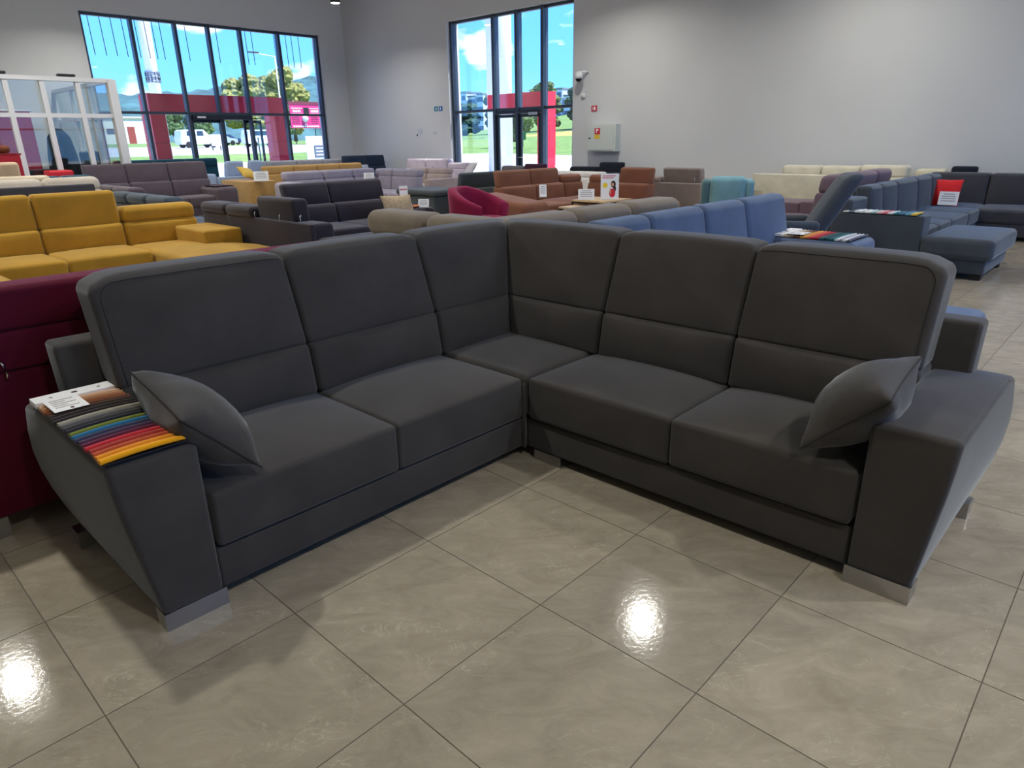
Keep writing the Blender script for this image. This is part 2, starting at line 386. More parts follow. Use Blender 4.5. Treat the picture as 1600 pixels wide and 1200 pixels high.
# ---------------------------------------------------------------- lamps
M_lampglow = plain('lamp_glow', (255, 244, 225), .5, emit=22)
M_lampbody = plain('lamp_body', (60, 60, 64), .4, .5)
LZ = 5.0
lamp_parts = None
def make_lamp(x, y, i):
    global lamp_parts
    t = thing('pendant_downlight', None, 'lamp', (x, y, LZ), group='pendant downlights under the ceiling')
    t['label'] = 'small dark pendant downlight glowing high in the far corner, above the glazed shopfront' if i == 10 else 'unseen dark pendant downlight hanging from the ceiling above the top edge of the photo'
    if lamp_parts is None:
        a = lathe('housing', t, M_lampbody, [(.115, 0), (.125, .02), (.125, .2), (.06, .26), (.02, .28)], (x, y, LZ), 20)
        b = lathe('lens', t, M_lampglow, [(.112, -.002), (.112, .006), (.05, .008)], (x, y, LZ), 20)
        c = tube('cord', t, M_black, [(x, y, LZ+.27), (x, y, ZC)], .006, 6)
        lamp_parts = (t, [a, b, c])
    else:
        for o in lamp_parts[1]:
            n = o.copy(); COL.objects.link(n); n.parent = t
    L = bpy.data.lights.new('downlight', 'AREA'); L.shape = 'DISK'; L.size = .24; L.spread = math.radians(145); L.energy = LAMP_P; L.color = (1, .975, .90)
    lo = bpy.data.objects.new('downlight', L); COL.objects.link(lo); lo.parent = t; lo.location = (0, 0, -.012)
for i, (x, y) in enumerate(LAMPS): make_lamp(x, y, i)
# ---------------------------------------------------------------- main sofa
M_main = fabric('charcoal_microfibre', (64, 61, 59), sheen=.35, var=.17, patch=3.2, tint=(.85, .92, 1), bump=.08)
M_welt = plain('dark_welt', (40, 39, 40), .9)
def tubeloop(name, parent, mat, pts, r, seg=6):
    n = len(pts); V, F = [], []
    P = [Vector(p) for p in pts]
    for i in range(n):
        t = (P[(i+1) % n]-P[i-1]).normalized(); up = Vector((.3, .2, 1)).normalized()
        a = t.cross(up).normalized(); b = t.cross(a)
        for j in range(seg):
            th = 2*math.pi*j/seg; V.append(tuple(P[i]+r*(math.cos(th)*a+math.sin(th)*b)))
    for i in range(n):
        for j in range(seg): F.append((i*seg+j, i*seg+(j+1) % seg, ((i+1) % n)*seg+(j+1) % seg, ((i+1) % n)*seg+j))
    o = mesh_obj(name, V, F, mat, parent, True); fixn(o); return o
def build_main():
    t = thing('corner_sofa', 'large charcoal grey corner sofa with chrome feet filling the foreground', 'sofa', (2.2, 2.4, 0))
    # plinths
    rbox('plinth', t, M_main, (.765, 2.145, .05), (2.36, 3.05, .208), .012)
    rbox('plinth', t, M_main, (2.352, .575, .05), (3.15, 2.125, .208), .012)
    rbox('plinth', t, M_main, (2.352, 2.128, .05), (3.15, 3.05, .208), .012)
    tube('corner_post', t, M_main, [(2.338, 2.136, .05), (2.338, 2.136, .40)], .012, 10)
    # seats
    def tilt(dfront):  # seats drop a little toward the front edge
        def f(V):
            return V
        return f
    sk = dict(k=4, m=6)
    rbox('seat_cushion', t, M_main, (.772, 2.13, .214), (1.5555, 2.86, .424), .02, puff={'z+': .034, 'y-': .008}, k=4, m=12)
    rbox('seat_cushion', t, M_main, (1.5545, 2.13, .214), (2.326, 2.86, .424), .02, puff={'z+': .034, 'y-': .008}, k=4, m=12)
    rbox('seat_cushion', t, M_main, (2.33, 2.112, .214), (3.02, 2.86, .436), .035, puff={'z+': .016}, **sk)
    rbox('seat_cushion', t, M_main, (2.336, 1.3165, .214), (3.02, 2.1085, .426), .02, puff={'z+': .034, 'x-': .008}, k=4, m=12)
    rbox('seat_cushion', t, M_main, (2.336, .582, .214), (3.02, 1.3155, .426), .02, puff={'z+': .034, 'x-': .008}, k=4, m=12)
    # backs
    def back(face, a0, a1, dl, mit=None, outer=None):
        def mk(z0, lean, dz):
            def f(V):
                if dz:
                    for (e, sg_, wd, dr) in ((a0, 1, .15 if outer == 'lo' else .08, .042 if outer == 'lo' else .022), (a1, -1, .15 if outer == 'hi' else .08, .042 if outer == 'hi' else .022)):
                        u = np.clip(1-(V[:, 0]-e)*sg_/wd, 0, 1)**2.6; V[:, 2] -= dr*u*np.clip((V[:, 2]-.75)/.3, 0, 1)
                V[:, 1] += lean*(V[:, 2]-z0)
                if mit is not None:
                    sg, off = mit
                    if sg == 'hi':
                        V[:, 0] = a0+(V[:, 0]-a0)*((V[:, 1]+off-a0)/(a1-a0))
                    else:
                        V[:, 0] = a0+(V[:, 0]-a0)*((V[:, 1]+off-a0)/(a1-a0))
                return V
            return f
        g = .0018
        ll = rbox('lumbar_cushion', t, M_main, (a0+g, dl, .425), (a1-g, dl+.2, .661), .026, puff={'y-': .034}, fn=mk(.45, .17, 0), face=face, k=4, m=10)
        up = rbox('back_cushion', t, M_main, (a0+g, dl+.045, .652), (a1-g, dl+.225, 1.064), .024, puff={'y-': .024, 'z+': .010}, fn=mk(.66, .34, 1), face=face, k=4, m=14)
        if outer:
            # welt seam of the end module: up the outer edge, round the corner and along the top
            i = .03; d = dl+.045; z0, Z1 = .67, 1.064-.02; A0 = a0+g+i; R = .05; ring = [(A0, z0+(Z1-R-z0)*k/6) for k in range(7)]
            for k in range(1, 7):
                th = math.pi-math.pi/2*k/6; ring.append((A0+R+R*math.cos(th), Z1-R+R*math.sin(th)))
            ring += [(A0+R+(a1-g-.03-A0-R)*k/8, Z1) for k in range(1, 9)]
            pts = []
            for (a, z) in ring:
                U = (a-(a0+a1)/2)/((a1-a0)/2); W = (z-.858)/.206
                dd = d-.024*max(0, (1-abs(U)**2.5))*max(0, (1-abs(W)**2.5))
                q = max(0, .024-(1.064-z)); dd += .024-math.sqrt(max(0, .024**2-q*q))
                pts.append((a, dd-.0008, z))
            P = mk(.66, .34, 1)(np.array(pts, float)); P = FACE[face](P)
            tube('welt', up, M_welt, P.tolist(), .0018, 6)
    dL, dR = 2.705, 2.845; off = dR-dL
    back('S', .742, 1.552, dL, None, 'lo'); back('S', 1.552, 2.325, dL); back('S', 2.325, 2.9, dL, ('hi', off))
    back('W', .558, 1.325, dR, None, 'lo'); back('W', 1.325, 2.068, dR); back('W', 2.068, 2.8, dR, ('lo', -off))
    # back frames behind the cushions; their ends show beyond the cushions
    def ln(V):
        V[:, 1] += .18*(V[:, 2]-.2); return V
    rbox('back_frame', t, M_main, (.612, 2.86, .06), (3.18, 3.0, .818), .02, fn=ln, k=2, m=3)
    rbox('back_frame', t, M_main, (.425, 3.0, .06), (3.02, 3.13, .826), .02, fn=ln, face='W', k=2, m=3)
    # arms: flared outward to the top, rounded off at the rear
    def arm(face, inner, foot, top, d0, d1):
        # profile of the outer side: fraction from foot to top by height
        def f(V):
            z = V[:, 2]; s = np.clip((z-.055)/(.60-.055), 0, 1)
            out = foot+(top-foot)*np.where(s < .75, s*1.12, .84+(s-.75)*.64)
            u = (V[:, 0]-lo_)/(hi_-lo_)
            wr_ = np.clip((V[:, 1]-d0)/(d1-d0), 0, 1); out = out+(-1 if top < inner else 1)*.035*wr_*np.sin(math.pi*np.clip(s, 0, 1))
            V[:, 0] = inner+(out-inner)*u
            # rear edge leans back and is rounded in side view
            w = np.clip((V[:, 1]-d0)/(d1-d0), 0, 1)
            V[:, 1] += w*(.10*np.sin(np.clip(s, 0, 1)*math.pi*.62))
            V[:, 2] -= .03*np.clip((w-.8)/.2, 0, 1)**2*s
            return V
        lo_, hi_ = 0.0, 1.0
        V, F = rbox_geo((0, d0, .055), (.25, d1, .622), .022, 4, 6, {'z+': .012})
        V[:, 0] /= .25
        V = f(V)
        V = FACE[face](V)
        o = mesh_obj('armrest', V, F, M_main, t, True); fixn(o); return o
    aL = arm('S', .762, .56, .486, 2.125, 2.97)
    aR = arm('W', .568, .36, .300, 2.335, 3.19)
    # welt along the outer top edge of each arm
    for (a, fx) in ((aL, lambda d: (.4935, d, .612)), (aR, lambda d: (d, .3075, .612))):
        dd = np.linspace(2.16, 2.92, 8) if a is aL else np.linspace(2.37, 3.14, 8)
        tube('welt', a, M_welt, [fx(d) for d in dd], .0022, 6)
    # chrome feet
    bx('foot', t, M_brushed, (.556, 2.122, 0), (.768, 2.20, .066)); bx('foot', t, M_brushed, (.52, 2.90, 0), (.70, 2.985, .07))
    bx('foot', t, M_brushed, (2.326, .356, 0), (2.41, .572, .07)); bx('foot', t, M_brushed, (3.10, .335, 0), (3.185, .5, .07))
    bx('foot', t, M_brushed, (2.346, 1.905, 0), (2.40, 2.075, .052))
    bx('foot', t, M_brushed, (3.05, 2.95, 0), (3.13, 3.05, .05))
build_main()
# ---------------------------------------------------------------- cushions
def pillow(name, label, mat, A, B, C, T, group=None, n=14, wr=.006, cat='cushion', seed=0, welt=True):
    A, B, C = Vector(A), Vector(B), Vector(C); D = A+C-B
    nn = (B-A).cross(C-B).normalized()
    rnd = random.Random(seed); ph = [rnd.uniform(0, 6.28) for _ in range(6)]
    def P(u, v, s):
        k = .06
        uu = u*(1-k*(1-v*v)); vv = v*(1-k*(1-u*u))
        p = A*(1-uu)*(1-vv)/4+B*(1+uu)*(1-vv)/4+C*(1+uu)*(1+vv)/4+D*(1-uu)*(1+vv)/4
        h = max(0, 1-abs(u)**2.3)**.55*max(0, 1-abs(v)**2.3)**.55*T/2
        w = wr*(math.sin(5*u+2*v+ph[0])*math.sin(4*v-2*u+ph[1])+.6*math.sin(9*u-7*v+ph[2]))*(max(abs(u), abs(v))**2)*(h > 1e-6)
        return tuple(p+s*nn*(h+w*min(1, h/(T*.1)+.0)))
    V, F, idx = [], [], {}
    for s in (1, -1):
        for i in range(n+1):
            for j in range(n+1):
                e = i in (0, n) or j in (0, n)
                key = (i, j) if e else (i, j, s)
                if key not in idx:
                    idx[key] = len(V); V.append(P(math.sin((2*i/n-1)*math.pi/2), math.sin((2*j/n-1)*math.pi/2), s))
    for s in (1, -1):
        g = lambda i, j: idx[(i, j)] if (i in (0, n) or j in (0, n)) else idx[(i, j, s)]
        for i in range(n):
            for j in range(n):
                f = (g(i, j), g(i+1, j), g(i+1, j+1), g(i, j+1)); F.append(f if s > 0 else f[::-1])
    o = mesh_obj(name, V, F, mat, None, True); fixn(o); tag(o, label, cat, group)
    if welt:
        ring = [idx[(i, 0)] for i in range(n)]+[idx[(n, j)] for j in range(n)]+[idx[(i, n)] for i in range(n, 0, -1)]+[idx[(0, j)] for j in range(n, 0, -1)]
        tubeloop('welt', o, M_welt, [V[i] for i in ring], .003)
    return o
pillow('throw_pillow', 'charcoal throw pillow leaning on the left arm of the foreground sofa, by the colour samples', M_main, (.735, 2.55, .775), (.715, 2.10, .72), (.945, 2.09, .475), .23, 'throw pillows on the foreground sofa', seed=3, wr=.009)
pillow('throw_pillow', 'crumpled charcoal throw pillow leaning on the right arm of the foreground sofa', M_main, (2.73, .535, .765), (2.29, .51, .725), (2.31, .775, .47), .24, 'throw pillows on the foreground sofa', seed=11, wr=.013)
# ---------------------------------------------------------------- sample book on the left arm
def sample_book(label, org, u, v, w, length, cols, header=.085, card=True, rstrip=.0085, z=.0, hdr=True, droop=True):
    """org = near-left corner on the surface; strips run along u (width w); book runs along v (unit vectors in xy)"""
    ux, uy = u; vx, vy = v
    t = thing('fabric_sample_book', label, 'sample book', group='fabric sample books on the sofa arms', loc=(org[0]+ux*w/2+vx*length/2, org[1]+uy*w/2+vy*length/2, org[2]))
    def Pt(a, b, h): return (org[0]+ux*a+vx*b, org[1]+uy*a+vy*b, org[2]+h)
    n = len(cols); body = length-(header if hdr else 0); st = body/n
    def block(name, mat, a0, a1, b0, b1, h0, h1, tilt=0):
        V = [Pt(a0, b0, h0), Pt(a1, b0, h0), Pt(a1, b1, h0-tilt), Pt(a0, b1, h0-tilt), Pt(a0, b0, h1), Pt(a1, b0, h1), Pt(a1, b1, h1-tilt), Pt(a0, b1, h1-tilt)]
        F = [(0, 3, 2, 1), (4, 5, 6, 7), (0, 1, 5, 4), (1, 2, 6, 5), (2, 3, 7, 6), (3, 0, 4, 7)]
        o = mesh_obj(name, V, F, mat, t); fixn(o); return o
    block('backing', M_black, 0, w, 0, length, 0, .004)
    for i, c in enumerate(cols):
        m = fabric('swatch_%02x%02x%02x' % c, c, .15, var=.06)
        b0 = i*st; seg = 6; prof = []
        # a folded edge: half-round nose toward the front, flat tail under the next strip
        for k in range(seg+1):
            th = -math.pi/2-math.pi*k/seg*.92
            prof.append((b0+rstrip+rstrip*math.cos(th), .004+rstrip+rstrip*math.sin(th)))
        prof += [(b0+st*1.05, .006+rstrip*.9), (b0+st*1.05, .0045)]
        V, F = [], []; NS = 7
        for k in range(NS):
            a = w*k/(NS-1); sag = -.006*(2*k/(NS-1)-1)**2 if droop else 0; sk = -.004+(.006*((i*37) % 7)/7)
            for (b, h) in prof: V.append(Pt(a+sk, b, h+sag+.005))
        P = len(prof)
        for k in range(NS-1):
            for j in range(P): F.append((k*P+j, k*P+(j+1) % P, (k+1)*P+(j+1) % P, (k+1)*P+j))
        F.append(tuple(range(P))); F.append(tuple((NS-1)*P+j for j in range(P)))
        o = mesh_obj('fabric_strip', V, F, m, t); fixn(o)
    if hdr:
        h = block('header_board', M_paper, -.004, w+.004, body+.004, length, .006, .024)
        if card:
            for a in (.2, .8):
                lathe('rivet', h, M_chrome, [(.006, 0), (.006, .0015), (.002, .003)], Pt(w*a, body+header*.45, .024), 10)
            block('logo', plain('logo_ink', (70, 35, 45), .8), w*.46, w*.53, body+header*.42, body+header*.62, .024, .0248)
            c = block('info_card', M_paper, .015, w*.47, body-.165, body-.012, .029, .030)
            for k in range(5):
                block('print_line', M_ink, .03, w*.47-.02-.03*(k % 2), body-.035-k*.022, body-.030-k*.022, 0.03, .0306, 0).parent = c
            for o in list(c.children): o.location = Vector(WP[o.name]-WP[c.name])
            c2 = block('logo', plain('logo_ink', (70, 35, 45), .8), w*.26, w*.30, body-.155, body-.14, .03, .0306)
    return t
YEL = [(240, 165, 12), (222, 140, 22), (180, 78, 38), (165, 52, 42), (188, 42, 52), (92, 20, 50), (72, 46, 74), (52, 58, 84), (36, 108, 150), (112, 122, 40), (30, 32, 44), (64, 64, 66),
       (98, 97, 95), (158, 155, 140), (40, 34, 33), (46, 40, 38), (60, 45, 38), (104, 62, 40), (140, 84, 48), (172, 128, 88), (210, 174, 140)]
sample_book('open fabric sample book of coloured strips lying on the left arm of the foreground sofa', (.486, 2.128, .637), (1, 0), (0, 1), .266, .765, YEL)
# ---------------------------------------------------------------- showroom sofas
M_leg = plain('dark_leg', (28, 26, 26), .5)
def col_fab(key, rgb, **k): return fabric('fabric_'+key, rgb, **k)
def lean_fn(z0, s):
    def f(V):
        V[:, 1] += s*(V[:, 2]-z0); return V
    return f
def row(t, mat, face, cuts, d0, db, zs=.44, zb=.78, zt=None, heads=None, bt=.26, lean=.14, k=2, m=2, r=.045, base=True, seat=True, legs=True, hr=.06, roll=.13, puff=.02, gap=.004, back=True, headt=.13):
    """one straight run of seats: cuts along the run, d0 seat front, db rear of the back; heads: d = rolled down, u = raised pad, - = none"""
    a0, a1 = cuts[0], cuts[-1]; P = {'z+': puff}
    bl = db-lean*(zb-zs)*.6
    if base: rbox('base', t, mat, (a0, d0+.03, .06), (a1, db-.04, .235), .015, face=face)
    for i in range(len(cuts)-1):
        p, q = cuts[i]+gap, cuts[i+1]-gap
        if seat: rbox('seat_cushion', t, mat, (p, d0, .24), (q, db-bt+.06, zs), r, k, m, P, face=face)
        if not back: continue
        h = heads[i] if heads else '-'
        if h == 'x': continue
        rbox('back_cushion', t, mat, (p, bl-bt, zs-.03), (q, bl, zb), r, k, m, {'y-': puff}, lean_fn(zs, lean), face)
        if h == 'd': rbox('headrest', t, mat, (p, bl-bt+.01, zb-.02), (q, bl+.03, zb+roll), hr, k+1, m, None, lean_fn(zs, lean), face)
        if h == 'u': rbox('headrest', t, mat, (p, bl-.06-headt, zb-.03), (q, bl-.06, zt), min(hr, .045), k, m, {'y-': .012}, lean_fn(zs, lean*1.3), face)
    if legs:
        for a in (a0+.05, a1-.11):
            for d in (d0+.06, db-.14):
                V = FACE[face](np.array([(a, d, 0), (a+.06, d+.06, .065)])); lo, hi = V.min(0), V.max(0)
                bx('leg', t, M_leg, tuple(lo), tuple(hi))
def back_panel(t, mat, face, a0, a1, db, z1, th=.1, z0=.06, r=.02):
    rbox('back_frame', t, mat, (a0, db-th, z0), (a1, db, z1), r, face=face)
def armb(t, mat, lo, hi, r=.03, fn=None, puff=None, k=2, m=2):
    return rbox('armrest', t, mat, lo, hi, r, k, m, puff, fn)
SOFA = 'sofa'
def sofa(key, label, rgb, loc, group=None, cat='sofa', name='sofa', **k):
    t = thing(name, label, cat, loc, group); return t, col_fab(key, rgb, **k)

# burgundy sofa, its back toward us behind the left wing
t, m = sofa('burgundy', 'burgundy velvet sofa standing back to back with the left wing of the foreground sofa', (84, 4, 36), (1, 3.8, 0), sheen=.3, tint=(1, .3, .5))
rbox('base', t, m, (.31, 3.25, .087), (2.27, 4.2, .27), .015)
rbox('back_panel', t, m, (.31, 3.236, .087), (2.27, 3.44, .682), .015)
for (a, b) in ((.31, 1.28), (1.284, 2.27)):
    rbox('headrest', t, m, (a, 3.236, .688), (b, 3.40, .842), .014); rbox('headrest', t, m, (a, 3.236, .844), (b, 3.42, 1.018), .03)
    rbox('seat_cushion', t, m, (a+.2 if a < 1 else a, 3.45, .27), (b if a < 1 else b-.2, 4.2, .45), .045)
rbox('armrest', t, m, (.31, 3.45, .27), (.51, 4.2, .62), .03); rbox('armrest', t, m, (2.07, 3.45, .27), (2.27, 4.2, .62), .03)
for (a, b) in ((.22, 3.236), (2.1, 3.236), (.32, 4.05), (2.1, 4.05)): bx('foot', t, M_brushed, (a, b, 0), (a+.14, b+.1, .088))
tube('headrest_hinge', t, M_chrome, [(.478, 3.232, .735), (.486, 3.222, .72), (.488, 3.225, .68), (.482, 3.232, .655)], .006, 8)
# yellow sofa
t, m = sofa('yellow', 'mustard yellow velvet sofa with two raised headrests and a chaise, behind the burgundy one', (172, 130, 42), (2.2, 8.3, 0), sheen=.5, var=.13, patch=3, tint=(1, .85, .4))
row(t, m, 'S', [.36, 1.15, 1.965, 2.80], 8.03, 9.05, .44, .69, 1.05, 'uuu', bt=.25, lean=.10, k=3, m=4, r=.04, headt=.16, puff=.03)
row(t, m, 'S', [2.80, 3.66], 7.6, 9.05, .43, .69, None, 'd', bt=.25, lean=.10, k=3, m=4, r=.05, roll=.17, hr=.07, puff=.03, seat=False)
def chaise_curve(V):
    V[:, 0] += .17*np.clip((8.3-V[:, 1])/.7, 0, 1)**1.5*(V[:, 0]-2.8)/.86; return V
rbox('chaise_cushion', t, m, (2.804, 6.95, .20), (3.66, 8.86, .43), .055, 3, 6, {'z+': .03}, chaise_curve)
row(t, m, 'S', [.36, 1.38], 6.75, 8.03, .42, k=3, m=3, r=.07, back=False, legs=False)
armb(t, m, (3.35, 7.95, .30), (3.80, 8.85, .60), .035, k=3)
# long plum-black corner sofa
t, m = sofa('plum', 'dark plum black corner sofa with raised headrests, right of the yellow sofa', (45, 41, 51), (4.9, 7.8, 0), sheen=.3)
row(t, m, 'E', [6.5, 6.90, 7.72, 8.4, 9.1], -4.95, -3.86, .40, .72, .955, '-udd', bt=.28, lean=.06, headt=.2, roll=.12)
row(t, m, 'S', [4.95, 5.66, 6.62], 7.95, 9.08, .44, .70, .99, 'uu', bt=.3, lean=.2, headt=.16)
armb(t, m, (3.88, 6.25, .06), (4.95, 6.5, .58), .06, k=3); armb(t, m, (6.45, 7.95, .06), (6.82, 8.9, .60), .06, k=3)
back_panel(t, m, 'E', 6.5, 9.1, -3.85, .72, .06)
for (a, b) in ((3.845, 7.66), (3.845, 7.1), (3.95, 6.85)): tube('headrest_hinge', t, M_chrome, [(a, b, .79), (a-.012, b, .77), (a-.012, b, .70)], .01, 6)
# purple grey sofa with its wing
t, m = sofa('purplegrey', 'purple grey high-backed sofa before the office partition, samples on its right arm', (84, 74, 82), (5.9, 15.8, 0))
row(t, m, 'S', [4.62, 5.42, 6.28, 7.14], 15.4, 16.4, .46, .79, 1.17, 'uuu', bt=.26, headt=.16)
armb(t, m, (6.86, 15.2, .06), (7.32, 16.3, .64), .09, k=3)
row(t, m, 'E', [13.4, 14.3, 15.35], -5.5, -4.5, .44, .72, None, 'dd', roll=.1)
# pale cream sofas at the far left
t, m = sofa('ivory', 'ivory rolled-headrest sofa at the left edge of the photo, beyond the yellow sofa', (196, 186, 172), (3.2, 13.1, 0))
row(t, m, 'S', [1.5, 2.3, 3.10, 3.92], 12.2, 13.2, .44, .86, None, 'ddd', roll=.2, hr=.1)
t, m = sofa('cream_far', 'cream sofa row behind the ivory one at the far left', (205, 192, 168), (2.9, 14.3, 0))
row(t, m, 'S', [1.9, 2.7, 3.5], 13.45, 14.35, .44, .92, None, 'dd', roll=.15)
t, m = sofa('beige_chair', 'beige upholstered chair before the red display box at the left edge', (200, 176, 148), (3.02, 14.9, 0), cat='chair', name='upholstered_chair')
rbox('backrest', t, m, (2.86, 14.85, .5), (3.24, 14.97, 1.29), .06, 3, 3); rbox('seat', t, m, (2.84, 14.5, .4), (3.26, 14.9, .5), .04)
for a in (2.87, 3.19):
    for b in (14.53, 14.88): bx('leg', t, M_leg, (a, b, 0), (a+.04, b+.04, .41))
# dark grey sofa whose back shows above the yellow one
t, m = sofa('darkgrey', 'dark grey sofa with its flat back toward us, above the yellow headrests', (58, 58, 64), (2.7, 10.9, 0))
row(t, m, 'N', [2.0, 2.55, 3.06], -11.4, -10.5, .44, .85, None, '--'); back_panel(t, m, 'N', 2.0, 3.07, -10.46, 1.06, .12)
t, m = sofa('tealback', 'dark teal sofa between the red display box and the purple grey sofa', (20, 66, 84), (3.9, 15.5, 0))
row(t, m, 'N', [3.42, 3.9, 4.4], -16.0, -15.1, .44, .86, None, 'dd', roll=.16)
# slate teal sofa running toward us
t, m = sofa('slateteal', 'slate blue sofa with rounded headrests behind the right end of the yellow sofa', (54, 66, 78), (4.2, 11.5, 0))
row(t, m, 'E', [9.85, 10.6, 11.35, 12.1], -4.75, -3.75, .44, .72, None, 'ddd', roll=.14, hr=.07)
# teal sofa against the left shopfront
t, m = sofa('teal', 'dark teal sofa standing along the left shopfront, its back toward us', (18, 62, 78), (7.4, 19.4, 0))
row(t, m, 'N', [6.1, 7.0, 7.8, 8.65], -19.9, -19.0, .44, .98, None, 'ddd', roll=.2); back_panel(t, m, 'N', 6.1, 8.65, -18.97, 1.04)
# pale blue lounge group
t, m = sofa('paleblue', 'pale blue sofa near the entrance door with two loose back cushions', (150, 168, 196), (8.6, 17.9, 0))
row(t, m, 'N', [8.0, 8.62, 9.22], -18.7, -17.7, .42, .66, None, '--'); back_panel(t, m, 'N', 8.0, 9.25, -17.65, .74, .14)
armb(t, m, (7.75, 17.7, .06), (8.0, 18.7, .82), .05)
for i, (a, b) in enumerate(((8.35, 8.82), (8.98, 9.36))):
    rbox('back_cushion', t, m, (a, 17.85, .7), (b, 18.05, 1.11), .07, 3, 3, None, lambda V: V+np.stack([(V[:, 2]-.9)*.15, 0*V[:, 0], 0*V[:, 0]], 1))
t, m = sofa('silvergrey', 'silver grey sofa along the shopfront behind the mustard one', (165, 165, 172), (11.4, 19.6, 0))
row(t, m, 'N', [10.2, 11.2, 12.1, 12.9], -20.3, -19.35, .44, .84, None, 'ddd', roll=.2)
# mustard sofa
t, m = sofa('mustard', 'mustard sofa with a broad square arm, below the entrance door', (176, 140, 84), (10.4, 17.1, 0))
row(t, m, 'S', [9.15, 9.98, 10.7, 11.42, 12.2], 16.6, 17.6, .44, .76, None, 'dddd', roll=.2)
armb(t, m, (8.0, 16.0, .06), (8.66, 17.5, .68), .03); rbox('seat_cushion', t, m, (8.66, 16.3, .06), (9.15, 17.5, .44), .04)
pillow('throw_pillow', 'pale yellow throw pillow propped on the mustard sofa arm', col_fab('paleyellow', (206, 170, 78)), (8.15, 16.9, 1.0), (8.55, 17.0, .93), (8.6, 16.75, .69), .16, seed=5, wr=.01, welt=False)
# light grey corner sofa
t, m = sofa('lightgrey', 'light grey lilac corner sofa with flat headrests in the middle distance', (150, 144, 158), (9.4, 14, 0))
row(t, m, 'S', [8.02, 8.98, 9.78, 10.42], 13.5, 14.55, .44, .74, None, 'ddd', roll=.18)
row(t, m, 'W', [12.9, 13.8, 14.5], 9.6, 10.72, .44, .74, None, 'dd', roll=.16)
armb(t, m, (7.72, 13.4, .06), (8.1, 14.4, .72), .09, k=3); rbox('seat_cushion', t, m, (9.6, 12.2, .06), (10.65, 12.9, .45), .05)
# black sofa in the far corner
t, m = sofa('navyfar', 'dark navy sofa tucked in the far corner between the two glazed bays', (30, 44, 66), (13.4, 18.7, 0))
row(t, m, 'S', [12.66, 13.42, 14.15], 18.1, 19.1, .46, .8, None, 'dd', roll=.32)
pillow('throw_pillow', 'small patterned grey pillow leaning on the far navy sofa', fabric('pattern_grey', (150, 160, 172), var=.5, patch=22), (12.72, 18.5, .86), (13.0, 18.26, .87), (13.05, 18.16, .50), .14, welt=False)
# pinkish white sofa below the right glazed bay
t, m = sofa('pinkwhite', 'pinkish white sofa standing left of the double door bay', (206, 192, 200), (13.5, 16.2, 0))
row(t, m, 'W', [15.45, 16.4, 17.3], 12.9, 13.95, .44, .76, None, 'dd', roll=.26); row(t, m, 'W', [14.6, 15.45], 12.95, 13.95, .44, .76, None, 'd', roll=.16)
t, m2 = sofa('beigewing', 'beige lilac sofa end seen side-on between the light grey and dark green sofas', (178, 160, 152), (12.2, 14.8, 0))
row(t, m2, 'W', [14.0, 14.8, 15.6], 11.7, 12.65, .44, .70, None, 'dd', roll=.14); armb(t, m2, (11.65, 13.75, .06), (12.65, 14.0, .6), .03)
pillow('throw_pillow', 'beige patterned pillow lying on the pinkish white sofa', fabric('pattern_beige', (190, 178, 172), var=.3, patch=18), (12.75, 15.35, .82), (12.75, 14.85, .88), (12.5, 14.8, .58), .16, welt=False)
pillow('throw_pillow', 'white square pillow standing up before the double door', col_fab('whitepillow', (222, 216, 216)), (12.9, 13.9, .62), (12.7, 13.42, .64), (12.85, 13.25, .98), .14, welt=False)
# dark green-grey sofa with its back toward us
t, m = sofa('greygreen', 'dark grey green sofa, back toward us, left of the brown leather sofa', (66, 72, 76), (10, 10.5, 0))
row(t, m, 'N', [9.4, 10.35, 11.0], -11.2, -10.15, .44, .62, .92, 'uu', headt=.14); back_panel(t, m, 'N', 9.3, 11.0, -10.1, .62)
armb(t, m, (8.45, 9.9, .06), (9.3, 11.0, .56), .05); rbox('arm_pad', t, m, (8.42, 9.85, .56), (9.32, 11.0, .66), .045, 3, 3)
# brown corner sofa
t, m = sofa('brown', 'tan brown suede corner sofa with raised headrests in the middle of the room', (126, 82, 62), (10, 8.2, 0), var=.14, patch=3)
row(t, m, 'S', [8.98, 9.84, 10.66, 11.25], 7.7, 8.9, .46, .73, 1.0, 'uud', bt=.3, headt=.15)
row(t, m, 'W', [6.95, 7.65, 8.3], 10.1, 11.25, .46, .73, 1.0, 'ud', bt=.3, headt=.16)
row(t, m, 'W', [6.2, 6.95], 9.9, 11.1, .47, back=False)
armb(t, m, (8.35, 7.55, .06), (8.98, 8.8, .60), .09, fn=lambda V: V+np.stack([0*V[:, 0], 0*V[:, 0], (V[:, 1]-8.2)*.1*(V[:, 2] > .4)], 1), k=3)
# taupe sofa with its back toward the right wing
t, m = sofa('taupe', 'taupe ribbed corner sofa whose rolled headrests rise behind the foreground sofa corner', (124, 114, 102), (4.2, 4.0, 0), weave=120, bump=.3)
row(t, m, 'E', [3.5, 4.11, 4.86], -4.4, -3.42, .44, .80, None, 'dd', bt=.3, roll=.2, hr=.095, lean=.1, k=3, m=3)
row(t, m, 'N', [3.45, 4.32, 5.06, 5.85], -4.4, -3.36, .44, .80, None, 'ddd', bt=.3, roll=.2, hr=.095, lean=.1, k=3, m=3)
